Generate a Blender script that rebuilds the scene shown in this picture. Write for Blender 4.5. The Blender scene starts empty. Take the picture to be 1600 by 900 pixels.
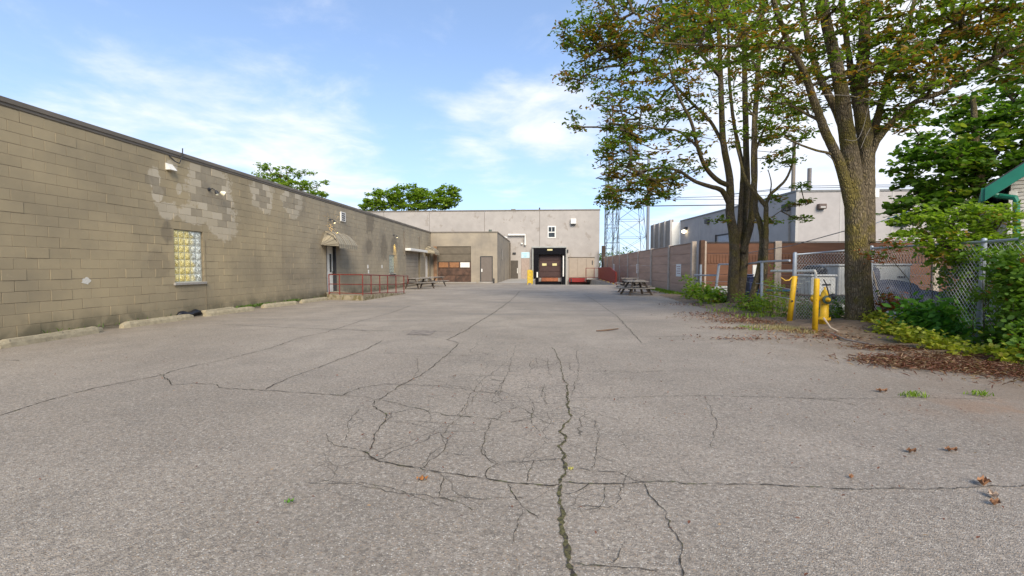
import bpy, math, random
import numpy as np
from mathutils import Vector, Matrix, Euler
rnd = random.Random(7); R = math.radians; C = bpy.context.scene.collection; S = bpy.context.scene
# ---------------------------------------------------------------- camera
H = 1.25
cam = bpy.data.objects.new('camera', bpy.data.cameras.new('camera')); C.objects.link(cam)
cam.data.sensor_width = 36; cam.data.lens = 730/1600*36; cam.data.clip_end = 3000; cam.data.clip_start = .05
cam.location = (0, 0, H); cam.rotation_euler = (R(90-2.5), 0, R(3.92)); S.camera = cam
CM = cam.rotation_euler.to_matrix()
def ray(px, py): return CM @ Vector((px-800, 450-py, -730))
def P(px, py, Y):                       # point at distance Y up the yard seen at a photo pixel
    d = ray(px, py); t = Y/d.y; return Vector((d.x*t, Y, H+d.z*t))
def G(px, py, z=0.0):                   # point on the ground
    d = ray(px, py); t = (z-H)/d.z; return Vector((d.x*t, d.y*t, z))
# ---------------------------------------------------------------- sky and sun
SUN_EL, SUN_AZ = 36, 162                # azimuth clockwise from +Y: behind the camera, to the right
S.view_settings.view_transform = 'Standard'; S.view_settings.look = 'None'
S.view_settings.exposure = 1.06; S.view_settings.gamma = 1
class NT:
    def __init__(s, t): s.t = t; t.nodes.clear()
    def n(s, typ, ins=None, **kw):
        nd = s.t.nodes.new('ShaderNode'+typ)
        for k, v in kw.items(): setattr(nd, k, v)
        for k, v in (ins or {}).items(): s.set(nd.inputs[k], v)
        return nd
    def set(s, inp, v):
        if hasattr(v, 'is_output') or isinstance(v, bpy.types.NodeSocket): s.t.links.new(v, inp)
        elif isinstance(v, bpy.types.Node): s.t.links.new(v.outputs[0], inp)
        else:
            if isinstance(v, (tuple, list)) and len(v) == 3 and inp.type == 'RGBA': v = (*v, 1)
            inp.default_value = v
    def m(s, op, a, b=0.0, c=0.0, clamp=False):
        nd = s.n('Math', operation=op, use_clamp=clamp); s.set(nd.inputs[0], a); s.set(nd.inputs[1], b); s.set(nd.inputs[2], c); return nd.outputs[0]
    def noise(s, vec, scale, detail=4, rough=.55, dist=0.0):
        return s.n('TexNoise', {'Vector': vec, 'Scale': scale, 'Detail': detail, 'Roughness': rough, 'Distortion': dist}).outputs[0]
    def ramp(s, f, lo, hi, a=0.0, b=1.0):
        return s.n('MapRange', {0: f, 1: lo, 2: hi, 3: a, 4: b}, interpolation_type='SMOOTHSTEP').outputs[0]
    def mix(s, f, a, b, mode='MIX'):
        nd = s.n('Mix', data_type='RGBA', blend_type=mode, clamp_factor=True); s.set(nd.inputs[0], f); s.set(nd.inputs[6], a); s.set(nd.inputs[7], b); return nd.outputs[2]
W = bpy.data.worlds.new('World'); S.world = W; W.use_nodes = True
t = NT(W.node_tree)
sky = t.n('TexSky', sky_type='NISHITA', sun_disc=False, sun_elevation=R(SUN_EL), sun_rotation=R(SUN_AZ), altitude=100, air_density=1.0, dust_density=.6, ozone_density=2.2)
co = t.n('TexCoord').outputs['Generated']
sep = t.n('SeparateXYZ', {0: co}).outputs
zc = t.m('MAXIMUM', sep[2], .02)
# clouds on a flat layer overhead: direction divided by height
pl = t.n('CombineXYZ', {0: t.m('DIVIDE', sep[0], t.m('ADD', zc, .12)), 1: t.m('DIVIDE', sep[1], t.m('ADD', zc, .12)), 2: 0.0})
n1 = t.noise(pl, 1.9, 8, .60, .25); n2 = t.noise(pl, .42, 3, .5)
def lobe(px, py, w):                    # broad patches where the cloud layer is thicker
    d = ray(px, py).normalized()
    dp = t.n('VectorMath', {0: co, 1: tuple(d)}, operation='DOT_PRODUCT').outputs['Value']
    return t.ramp(dp, math.cos(R(w)), 1.0)
cov = 0.0
for px, py, w, a in ((790, 205, 8, .26), (880, 190, 7, .30), (690, 200, 5, .14), (330, 250, 14, .26), (520, 275, 10, .30), (1250, 240, 26, .34), (1480, 210, 24, .34), (110, 190, 11, .06), (300, 215, 10, .06)):
    cov = t.m('ADD', t.m('MULTIPLY', lobe(px, py, w), a), cov)
den = t.m('ADD', t.m('ADD', t.m('MULTIPLY', n1, 1.15), t.m('MULTIPLY', n2, .25)), cov)
mask = t.ramp(den, .70, 1.28, 0, .92)
hz = t.ramp(sep[2], .0, .5, .62, .26)
skyc = t.mix(1.0, sky.outputs[0], (1.05, 1.2, 1.38), 'MULTIPLY')
skyc = t.mix(hz, skyc, (4.9, 6.4, 9.0))
cl = t.mix(t.ramp(n1, .35, .7), (6.6, 7.0, 7.9), (7.7, 7.8, 8.2))
col = t.mix(mask, skyc, cl)
bg = t.n('Background', {'Color': col, 'Strength': 0.072})
t.t.links.new(bg.outputs[0], t.n('OutputWorld').inputs[0])
sl = bpy.data.lights.new('sun', 'SUN'); sl.energy = 2.5; sl.angle = R(34); sl.color = (1, .905, .755)
sun = bpy.data.objects.new('sun', sl); C.objects.link(sun)
sd = Vector((math.sin(R(SUN_AZ))*math.cos(R(SUN_EL)), math.cos(R(SUN_AZ))*math.cos(R(SUN_EL)), math.sin(R(SUN_EL))))
sun.rotation_euler = sd.to_track_quat('Z', 'Y').to_euler(); sun.location = (0, -20, 30)
# ---------------------------------------------------------------- mesh helpers
class MB:
    def __init__(s): s.v = []; s.f = []; s.mi = []; s.cur = 0
    def add(s, vs, fs):
        o = len(s.v); s.v += [tuple(v) for v in vs]; s.f += [tuple(i+o for i in f) for f in fs]; s.mi += [s.cur]*len(fs); return s
    def box(s, a, b, M=None, jit=0):
        (x0, y0, z0), (x1, y1, z1) = a, b
        vs = [Vector((x, y, z)) for z in (z0, z1) for y in (y0, y1) for x in (x0, x1)]
        if jit: vs = [v+Vector([rnd.uniform(-jit, jit) for _ in range(3)]) for v in vs]
        if M is not None: vs = [M @ v for v in vs]
        return s.add(vs, [(0, 2, 3, 1), (4, 5, 7, 6), (0, 1, 5, 4), (2, 6, 7, 3), (0, 4, 6, 2), (1, 3, 7, 5)])
    def bev(s, a, b, r=.01, M=None):     # box with chamfered edges
        x0, y0, z0 = a; x1, y1, z1 = b; r = min(r, (x1-x0)/2.1, (y1-y0)/2.1, (z1-z0)/2.1)
        vs = []; ix = {}
        for i, (X, sx) in enumerate(((x0, 1), (x1, -1))):
            for j, (Y, sy) in enumerate(((y0, 1), (y1, -1))):
                for k, (Z, sz) in enumerate(((z0, 1), (z1, -1))):
                    for ax in range(3):
                        p = [X+sx*r, Y+sy*r, Z+sz*r]; p[ax] = (X, Y, Z)[ax]
                        ix[(i, j, k, ax)] = len(vs); vs.append(Vector(p))
        f = []
        for ax in range(3):
            o1, o2 = [(1, 2), (2, 0), (0, 1)][ax]
            for s_ in (0, 1):
                q = []
                for u, w in ((0, 0), (1, 0), (1, 1), (0, 1)):
                    key = [0, 0, 0]; key[ax] = s_; key[o1] = u; key[o2] = w; q.append(ix[(*key, ax)])
                f.append(q if s_ else q[::-1])
            for u in (0, 1):
                for w in (0, 1):
                    k0 = [0]*3; k1 = [0]*3; k0[ax] = 0; k1[ax] = 1; k0[o1] = k1[o1] = u; k0[o2] = k1[o2] = w
                    q = [ix[(*k0, o1)], ix[(*k1, o1)], ix[(*k1, o2)], ix[(*k0, o2)]]; f.append(q if u == w else q[::-1])
        for i in (0, 1):
            for j in (0, 1):
                for k in (0, 1):
                    q = [ix[(i, j, k, a_)] for a_ in range(3)]; f.append(q if (i+j+k) % 2 else q[::-1])
        if M is not None: vs = [M @ v for v in vs]
        return s.add(vs, f)
    def tube(s, pts, r, n=8, cap=True, ridge=0, seed=0):
        pts = [Vector(p) for p in pts]; rs = r if hasattr(r, '__len__') else [r]*len(pts)
        up = None; vs = []; fs = []
        rr = random.Random(seed); ph = [1+ridge*rr.uniform(-1, 1) for _ in range(n)]
        for i, p in enumerate(pts):
            d = (pts[min(i+1, len(pts)-1)]-pts[max(i-1, 0)])
            if d.length < 1e-9: d = Vector((0, 0, 1))
            d.normalize()
            if up is None:
                up = Vector((0, 0, 1)) if abs(d.z) < .9 else Vector((1, 0, 0))
            x = up.cross(d); x = x.normalized() if x.length > 1e-6 else d.orthogonal().normalized()
            y = d.cross(x); up = y if abs(y.dot(d)) < .9 else up
            for k in range(n):
                a = 2*math.pi*k/n; q = rs[i]*(ph[k]*(1+ridge*.22*rr.uniform(-1, 1)) if ridge else 1)
                vs.append(p+x*(math.cos(a)*q)+y*(math.sin(a)*q))
        for i in range(len(pts)-1):
            for k in range(n):
                a = i*n+k; b = i*n+(k+1) % n; fs.append((a, b, b+n, a+n))
        if cap: fs.append(tuple(range(n))[::-1]); fs.append(tuple((len(pts)-1)*n+k for k in range(n)))
        return s.add(vs, fs)
    def lathe(s, prof, c=(0, 0, 0), n=20, axis=(0, 0, 1)):   # profile of (radius, height)
        ax = Vector(axis).normalized(); q = Vector((0, 0, 1)).rotation_difference(ax).to_matrix(); c = Vector(c)
        vs = [c+q @ Vector((r*math.cos(2*math.pi*k/n), r*math.sin(2*math.pi*k/n), z)) for r, z in prof for k in range(n)]
        fs = [(i*n+k, i*n+(k+1) % n, (i+1)*n+(k+1) % n, (i+1)*n+k) for i in range(len(prof)-1) for k in range(n)]
        fs.append(tuple(range(n))[::-1]); fs.append(tuple((len(prof)-1)*n+k for k in range(n)))
        return s.add(vs, fs)
    def prism(s, poly, z0, z1, M=None):
        n = len(poly); vs = [Vector((*p, z0)) for p in poly]+[Vector((*p, z1)) for p in poly]
        if M is not None: vs = [M @ v for v in vs]
        return s.add(vs, [tuple(range(n))[::-1], tuple(range(n, 2*n))]+[(i, (i+1) % n, (i+1) % n+n, i+n) for i in range(n)])
    def mesh(s, name, mats, smooth=False):
        me = bpy.data.meshes.new(name); me.from_pydata(s.v, [], s.f); me.update()
        for m in (mats if isinstance(mats, (list, tuple)) else [mats]): me.materials.append(m)
        if any(s.mi): me.polygons.foreach_set('material_index', s.mi)
        if smooth: me.polygons.foreach_set('use_smooth', [True]*len(me.polygons)); me.update()
        return me
    def build(s, name, mats, parent=None, smooth=False, **props):
        return ob(name, s.mesh(name, mats, smooth), parent, **props)
def ob(name, me, parent=None, loc=None, **props):
    o = bpy.data.objects.new(name, me); C.objects.link(o)
    if parent is not None:
        o.parent = parent; o.matrix_parent_inverse = Matrix.Translation(-Vector(parent.location))
        if loc is not None: o.location = loc
    elif loc is not None: o.location = loc
    for k, v in props.items(): o[k] = v
    return o
def thing(name, label, cat, loc=(0, 0, 0), group=None):
    o = bpy.data.objects.new(name, None); C.objects.link(o); o.location = loc; o['label'] = label; o['category'] = cat
    if group: o['group'] = group
    o.empty_display_size = .2
    return o
def tag(o, label, cat, group=None, kind=None):
    o['label'] = label; o['category'] = cat
    if group: o['group'] = group
    if kind: o['kind'] = kind
    return o
def dup(o, off, rz=0, label=None):       # copy a thing with parts and sub-parts
    r = o.copy(); C.objects.link(r); r.location = Vector(o.location)+Vector(off); r.rotation_euler.z += rz
    if label: r['label'] = label
    def rec(src, dst):
        for ch in list(src.children):
            c = ch.copy(); C.objects.link(c); c.parent = dst; c.matrix_parent_inverse = ch.matrix_parent_inverse.copy(); rec(ch, c)
    rec(o, r); return r
# ---------------------------------------------------------------- materials
def mat(name, col, rough=.8, var=.12, scale=6, bump=0.0, bscale=40, metal=0.0, big=0.0, spot=None, stretch=(1, 1, 1), spec=.4, rust=None):
    m = bpy.data.materials.new(name); m.use_nodes = True; t = NT(m.node_tree)
    pos = t.n('NewGeometry').outputs['Position']
    if stretch != (1, 1, 1): pos = t.n('VectorMath', {0: pos, 1: stretch}, operation='MULTIPLY').outputs[0]
    n = t.noise(pos, scale, 6, .6)
    c = t.mix(t.ramp(n, .3, .7), tuple(x*(1-var) for x in col), tuple(min(1, x*(1+var)) for x in col))
    if big: c = t.mix(t.ramp(t.noise(pos, scale*.12, 3), .4, .65, 0, big), c, tuple(x*.6 for x in col))
    if spot: c = t.mix(t.ramp(t.noise(pos, spot[1], 5, .65), spot[2], spot[2]+.08), c, spot[0])
    b = t.n('BsdfPrincipled', {'Base Color': c, 'Roughness': rough, 'Metallic': metal, 'Specular IOR Level': spec})
    if bump:
        bp = t.n('Bump', {'Height': t.noise(pos, bscale, 5, .65), 'Strength': min(1, bump), 'Distance': .01}); t.set(b.inputs['Normal'], bp.outputs[0])
    t.t.links.new(b.outputs[0], t.n('OutputMaterial').inputs[0]); return m
def emit(name, col, s):
    m = bpy.data.materials.new(name); m.use_nodes = True; t = NT(m.node_tree)
    t.t.links.new(t.n('Emission', {'Color': (*col, 1), 'Strength': s}).outputs[0], t.n('OutputMaterial').inputs[0]); return m
def leafmat(name, c0, c1, c2=None, trans=.35):      # c0/c1 greens, c2 seeds or dry leaves by the 'tint' attribute
    m = bpy.data.materials.new(name); m.use_nodes = True; t = NT(m.node_tree)
    at = t.n('Attribute', attribute_name='tint').outputs
    s = t.n('SeparateColor', {0: at[0]}).outputs
    c = t.mix(s[0], c0, c1)
    if c2: c = t.mix(s[1], c, c2)
    pr = t.n('BsdfPrincipled', {'Base Color': c, 'Roughness': .5, 'Specular IOR Level': .35})
    tr = t.n('BsdfTranslucent', {'Color': t.mix(1.0, c, (1.8, 2.0, .8), 'MULTIPLY')})
    mx = t.n('MixShader', {0: trans, 1: pr.outputs[0], 2: tr.outputs[0]})
    t.t.links.new(mx.outputs[0], t.n('OutputMaterial').inputs[0]); return m
def cblock(name, base, near_patches=False):
    """painted concrete block: tone per block, stains, worn patches where paint came off"""
    m = bpy.data.materials.new(name); m.use_nodes = True; t = NT(m.node_tree)
    pos = t.n('NewGeometry').outputs['Position']; p = t.n('SeparateXYZ', {0: pos}).outputs
    row = t.m('FLOOR', t.m('DIVIDE', t.m('SUBTRACT', p[2], .02), .2))
    off = t.m('MULTIPLY', t.m('MODULO', row, 2.0), .2)
    colm = t.m('FLOOR', t.m('DIVIDE', t.m('ADD', p[1], off), .4))
    colx = t.m('FLOOR', t.m('DIVIDE', t.m('ADD', p[0], off), .4))
    bid = t.n('CombineXYZ', {0: colx if not near_patches else 0.0, 1: colm, 2: row})
    wn = t.n('TexWhiteNoise', {'Vector': bid}, noise_dimensions='3D').outputs[0]
    c = t.mix(t.ramp(t.noise(pos, .55, 5), .35, .68), tuple(x*1.08 for x in base), (base[0]*.80, base[1]*.82, base[2]*.87))
    c = t.mix(1.0, c, t.n('CombineColor', {k: t.m('MULTIPLY_ADD', wn, .08, .96) for k in (0, 1, 2)}).outputs[0], 'MULTIPLY')
    # rain streaks
    st = t.n('VectorMath', {0: pos, 1: (1.6, 1.6, .16)}, operation='MULTIPLY').outputs[0]
    c = t.mix(t.ramp(t.noise(st, 1.5, 5, .6), .54, .76, 0, .38), c, (base[0]*.58, base[1]*.58, base[2]*.62))
    c = t.mix(t.ramp(t.noise(pos, 9, 5, .7), .60, .75, 0, .28), c, (base[0]*1.35, base[1]*1.35, base[2]*1.4))
    if near_patches:
        # the far half of the wall is greyer
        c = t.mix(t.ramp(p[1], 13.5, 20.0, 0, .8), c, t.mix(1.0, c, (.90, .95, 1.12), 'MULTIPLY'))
        # patchy darker tone towards the wall foot
        c = t.mix(t.m('MULTIPLY', t.ramp(p[2], .45, .0), t.ramp(t.noise(pos, 2.2, 5), .35, .6, .2, .75)), c, (.095, .085, .05))
        by = t.m('MULTIPLY', t.m('ADD', t.m('SUBTRACT', t.m('MULTIPLY', colm, .4), off), .2), 1.0); bz = t.m('MULTIPLY_ADD', row, .2, .12)
        bare = 0.0; halo = 0.0
        nz = t.noise(pos, 3.0, 5, .65); nf = t.noise(pos, 12, 5, .7)
        for ((cy, cz, ry, rz), th_) in PATCH:
            dy = t.m('DIVIDE', t.m('SUBTRACT', by, cy), ry); dz = t.m('DIVIDE', t.m('SUBTRACT', bz, cz), rz)
            d1 = t.m('ADD', t.m('SQRT', t.m('ADD', t.m('MULTIPLY', dy, dy), t.m('MULTIPLY', dz, dz))), t.m('MULTIPLY_ADD', wn, .36, -.18))
            bare = t.m('MAXIMUM', bare, t.m('LESS_THAN', d1, th_))
            dy = t.m('DIVIDE', t.m('SUBTRACT', p[1], cy), ry); dz = t.m('DIVIDE', t.m('SUBTRACT', p[2], cz), rz)
            d2 = t.m('ADD', t.m('SQRT', t.m('ADD', t.m('MULTIPLY', dy, dy), t.m('MULTIPLY', dz, dz))), t.m('ADD', t.m('MULTIPLY_ADD', nz, .9, -.47), t.m('ADD', t.m('MULTIPLY_ADD', nf, .7, -.35), t.m('MULTIPLY_ADD', wn, .34, -.17))))
            halo = t.m('MAXIMUM', halo, t.ramp(d2, 1.18, .98))
        c = t.mix(t.m('MULTIPLY', halo, t.m('MULTIPLY_ADD', wn, .35, .42)), c, (.58, .50, .375))
        c = t.mix(t.m('MULTIPLY', bare, t.m('MULTIPLY_ADD', wn, .3, .5)), c, t.mix(t.ramp(nz, .4, .6), (.20, .165, .115), (.265, .22, .15)))
        for (cy, cz, ry, rz, s_) in STREAK:
            dy = t.m('DIVIDE', t.m('SUBTRACT', p[1], cy), ry); dz = t.m('DIVIDE', t.m('SUBTRACT', p[2], cz), rz)
            d2 = t.m('ADD', t.m('SQRT', t.m('ADD', t.m('MULTIPLY', dy, dy), t.m('MULTIPLY', dz, dz))), t.m('MULTIPLY_ADD', nz, 1.3, -.65))
            c = t.mix(t.ramp(d2, 1.1, .6, 0, s_), c, (.13, .108, .08))
    b = t.n('BsdfPrincipled', {'Base Color': c, 'Roughness': .85, 'Specular IOR Level': .25})
    hgt = t.m('ADD', t.noise(pos, 55, 5, .7), t.m('MULTIPLY', t.noise(pos, 8, 3), .6))
    t.set(b.inputs['Normal'], t.n('Bump', {'Height': hgt, 'Strength': .55, 'Distance': .006}).outputs[0])
    t.t.links.new(b.outputs[0], t.n('OutputMaterial').inputs[0]); return m
WX = -9.3                                # plane of the long left wall
def wallpt(px, py):
    d = ray(px, py); k = WX/d.x; return d.y*k, H+d.z*k
def ell(px, py, rx, ry):
    y, z = wallpt(px, py); y1, _ = wallpt(px+rx, py); _, z1 = wallpt(px, py-ry); return (y, z, abs(y1-y), abs(z1-z))
PATCH = [(ell(330, 300, 31, 40), .70), (ell(348, 345, 20, 26), .40), (ell(410, 306, 16, 23), .64), (ell(456, 312, 14, 25), .62), (ell(241, 280, 9, 17), .62), (ell(246, 304, 9, 12), .6), (ell(262, 328, 13, 14), 0), (ell(300, 336, 18, 14), .45), (ell(268, 258, 8, 8), 0), (ell(280, 296, 4, 9), 0), (ell(318, 268, 20, 12), .5)]
STREAK = [(*ell(578, 345, 7, 26), .6), (*ell(577, 385, 6, 14), .6), (*ell(600, 388, 6, 22), .6), (*ell(616, 385, 6, 16), .5), (*ell(555, 440, 26, 14), .3), (*ell(262, 362, 10, 20), .5), (*ell(250, 410, 18, 26), .25), (*ell(470, 430, 30, 12), .2)]
# ---------------------------------------------------------------- ground
def asphalt():
    m = bpy.data.materials.new('worn_asphalt'); m.use_nodes = True; t = NT(m.node_tree)
    pos = t.n('NewGeometry').outputs['Position']; p = t.n('SeparateXYZ', {0: pos}).outputs
    base = t.mix(t.ramp(t.noise(pos, .35, 5, .6), .35, .65), (.31, .257, .192), (.425, .355, .270))
    base = t.mix(t.ramp(t.noise(pos, 1.6, 5, .65), .42, .66, 0, .4), base, (.215, .187, .145))
    base = t.mix(t.ramp(p[0], -1.5, 3.0, 0, .6), base, t.mix(1.0, base, (.94, .96, 1.08), 'MULTIPLY'))
    st = t.n('TexVoronoi', {'Vector': pos, 'Scale': 130.0}); s1 = t.n('SeparateColor', {0: st.outputs['Color']}).outputs
    s2 = t.n('SeparateColor', {0: t.n('TexVoronoi', {'Vector': pos, 'Scale': 62.0}).outputs['Color']}).outputs
    stone = t.ramp(st.outputs['Distance'], .62, .30)
    tone = t.mix(t.ramp(s1[0], .0, 1.0), (.115, .095, .078), (.54, .47, .40))
    tone = t.mix(t.ramp(s1[1], .84, .9), tone, (.42, .27, .15)); tone = t.mix(t.ramp(s1[2], .92, .95), tone, (.78, .72, .62))
    near = t.ramp(p[1], 2.0, 12.0, .72, .30)
    c = t.mix(t.m('MULTIPLY', stone, near), base, tone)
    grit = t.ramp(t.noise(pos, 34, 5, .8), .38, .66); c = t.mix(t.m('MULTIPLY', t.m('SUBTRACT', 1.0, grit), t.ramp(p[1], 2, 12, .55, .35)), c, (.15, .125, .10))
    c = t.mix(t.m('MULTIPLY', t.ramp(s2[0], .80, .95), .4), c, (.105, .088, .07)); c = t.mix(t.m('MULTIPLY', t.ramp(s2[1], .88, .96), .35), c, (.5, .44, .36))
    # alligator cracking in the worn lane
    wp = t.n('VectorMath', {0: pos, 1: t.n('VectorMath', {0: t.n('TexNoise', {'Vector': pos, 'Scale': 2.2, 'Detail': 4.0}).outputs['Color'], 1: (.35, .35, 0)}, operation='MULTIPLY').outputs[0]}, operation='ADD').outputs[0]
    for sc, wd, lo, hi, gain in ((1.9, .007, .30, .5, .8), (4.2, .013, .42, .58, .6)):
        ve = t.n('TexVoronoi', {'Vector': wp, 'Scale': sc}, feature='DISTANCE_TO_EDGE').outputs['Distance']
        line = t.ramp(ve, wd, wd*.3)
        lane = t.m('MULTIPLY', t.ramp(t.m('ABSOLUTE', t.m('SUBTRACT', p[0], -.35)), 1.5, .7), t.m('MULTIPLY', t.ramp(p[1], 2.0, 2.8), t.ramp(p[1], 9.5, 6.5)))
        reg = t.m('MULTIPLY', t.ramp(t.noise(pos, .8, 3), lo, hi, .2, 1), t.m('MULTIPLY_ADD', lane, .97, .03))
        c = t.mix(t.m('MULTIPLY', t.m('MULTIPLY', line, reg), gain), c, (.075, .062, .045))
    # oil marks, rusty bleed at the right verge
    c = t.mix(t.ramp(t.noise(pos, 2.9, 4, .6), .68, .76, 0, .35), c, (.10, .09, .08))
    st2 = t.n('VectorMath', {0: pos, 1: (.25, 1.4, 1)}, operation='MULTIPLY').outputs[0]
    c = t.mix(t.m('MULTIPLY', t.ramp(t.noise(st2, .9, 6, .65), .5, .7, 0, .5), t.ramp(p[1], 7.0, 14.0)), c, (.15, .135, .12))
    dx = t.m('SUBTRACT', p[0], 4.4); dy = t.m('SUBTRACT', p[1], 4.35); dd = t.m('SQRT', t.m('ADD', t.m('MULTIPLY', dx, dx), t.m('MULTIPLY', t.m('MULTIPLY', dy, dy), 6.0)))
    c = t.mix(t.m('MULTIPLY', t.ramp(dd, 1.6, .2), t.ramp(t.noise(pos, 3, 5), .35, .6, .1, .6)), c, (.30, .175, .10))
    vx = t.m('ADD', p[0], t.m('MULTIPLY', t.m('SUBTRACT', p[1], 5.5), .03))     # soil washed out from the verge
    c = t.mix(t.m('MULTIPLY', t.m('MULTIPLY', t.ramp(vx, 2.6, 5.6), t.ramp(p[1], 16, 9)), t.ramp(t.noise(pos, 1.1, 6, .68), .34, .62, .15, .8)), c, (.20, .145, .10))
    c = t.mix(t.m('MULTIPLY', t.ramp(p[0], -7.2, -8.8), t.ramp(t.noise(pos, 1.8, 6, .68), .38, .62, .1, .6)), c, (.19, .15, .10))
    c = t.mix(t.m('MULTIPLY', t.ramp(p[0], -8.65, -8.95), t.ramp(t.noise(pos, 5, 5), .3, .55, .5, .95)), c, (.085, .07, .045))
    b = t.n('BsdfPrincipled', {'Base Color': c, 'Roughness': .82, 'Specular IOR Level': .35})
    hh = t.m('ADD', t.m('MULTIPLY', stone, .6), t.m('MULTIPLY', t.noise(pos, 160, 3, .7), .7)); hh = t.m('ADD', hh, t.m('MULTIPLY', t.noise(pos, 3, 4), 1.2))
    t.set(b.inputs['Normal'], t.n('Bump', {'Height': hh, 'Strength': .75, 'Distance': .006}).outputs[0])
    t.t.links.new(b.outputs[0], t.n('OutputMaterial').inputs[0]); return m
M_asph = asphalt()
M_conc = mat('weathered_concrete', (.36, .33, .285), .9, .14, 5, .6, 60, big=.4, spot=((.18, .155, .12), 7, .6))
M_curb = mat('concrete_wheel_stop', (.34, .285, .185), .9, .16, 9, .8, 70, spot=((.2, .165, .11), 14, .6))
M_dirt = mat('dirt', (.19, .132, .085), .95, .35, 9, 1, 60, spot=((.2, .17, .13), 22, .57))
M_grassground = mat('rough_ground', (.09, .10, .05), .95, .3, 4, 1, 20)
PKX = (P(961.5, 445, 34.2).x, P(935, 434, 50.2).x); PX0, PX1, PY0, PY1 = -.95, PKX[0]-.12, 33.4, 52.0      # sunken loading bay
mb = MB(); xs = [-1200, -40, -9.3, PX0, PX1, 40, 1200]; ys = [-300, -5, PY0, PY1, 120, 1500]
for i in range(len(xs)-1):
    for j in range(len(ys)-1):
        if xs[i] == PX0 and ys[j] == PY0: continue
        mb.add([(xs[i], ys[j], -.012), (xs[i+1], ys[j], -.012), (xs[i+1], ys[j+1], -.012), (xs[i], ys[j+1], -.012)], [(0, 1, 2, 3)])
mb.build('ground', M_grassground, kind='structure')
mb = MB(); xs = [-9.6, PX0, PX1, 8.0]; ys = [-12, PY0, PY1+.3]
for i in range(3):
    for j in range(2):
        if i == 1 and j == 1: continue
        mb.add([(xs[i], ys[j], 0), (xs[i+1], ys[j], 0), (xs[i+1], ys[j+1], 0), (xs[i], ys[j+1], 0)], [(0, 1, 2, 3)])
lot = mb.build('parking_lot', M_asph, kind='structure')
mb = MB(); mb.add([(PX0, PY0, 0), (PX1, PY0, 0), (PX1, PY1-3, -1.15), (PX0, PY1-3, -1.15), (PX0, PY1+.3, -1.15), (PX1, PY1+.3, -1.15)], [(0, 1, 2, 3), (3, 2, 5, 4)])
mb.add([(PX0, PY0, 0), (PX0, PY1+.3, 0), (PX0, PY1+.3, -1.15), (PX0, PY1-3, -1.15)], [(0, 1, 2, 3)])
mb.add([(PX1, PY0, 0), (PX1, PY1+.3, 0), (PX1, PY1+.3, -1.15), (PX1, PY1-3, -1.15)], [(3, 2, 1, 0)])
mb.build('loading_bay_ramp', M_conc, kind='structure')
MB().box((PX0-.05, PY0-.35, .004), (PX1+.05, PY0+.02, .03)).build('concrete_strip', M_conc, kind='structure')
MB().box((-3.75, 37.8, -.01), (PX0, 52, .02)).build('concrete_apron', M_conc, kind='structure')
# patched oblong drain cover
# ---------------------------------------------------------------- cracks
M_crack = mat('crack_fill', (.056, .044, .030), .95, .5, 30, .8, 90, spot=((.10, .105, .03), 16, .56))
M_moss = mat('mossy_crack', (.10, .088, .035), .95, .5, 40, 1, 120, spot=((.045, .036, .028), 30, .5))
def ribbon(mb, pts, w0, w1, seed, z=.004, rough=.6, step=.022, wf=1):
    r = random.Random(seed); g = [G(*p) for p in pts]; out = []
    for a, b in zip(g, g[1:]):
        L = (b-a).length; n = max(2, int(L/step/(1+a.y*.05))); n = min(n, 260)
        for k in range(n): out.append(a.lerp(b, k/n))
    out.append(g[-1]); N = len(out); off = 0; L_ = []
    for i, p in enumerate(out):
        d = (out[min(i+1, N-1)]-out[max(i-1, 0)]).normalized(); q = Vector((-d.y, d.x, 0))
        off = off*.8+r.gauss(0, .0055); f = i/max(1, N-1); w = (w0*(1-f)+w1*f)*r.uniform(1-rough, 1+rough)*wf*(.25 if (wf < 1 and r.random() < .12) else 1)
        if i in (0, N-1): w *= .3
        c = p+q*off; L_.append((c-q*w/2, c+q*w/2))
    vs = []; fs = []
    for i, (a, b) in enumerate(L_):
        vs += [(a.x, a.y, z), (b.x, b.y, z)]
        if i: fs.append((2*i-2, 2*i, 2*i+1, 2*i-1))
    mb.add(vs, fs)
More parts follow.
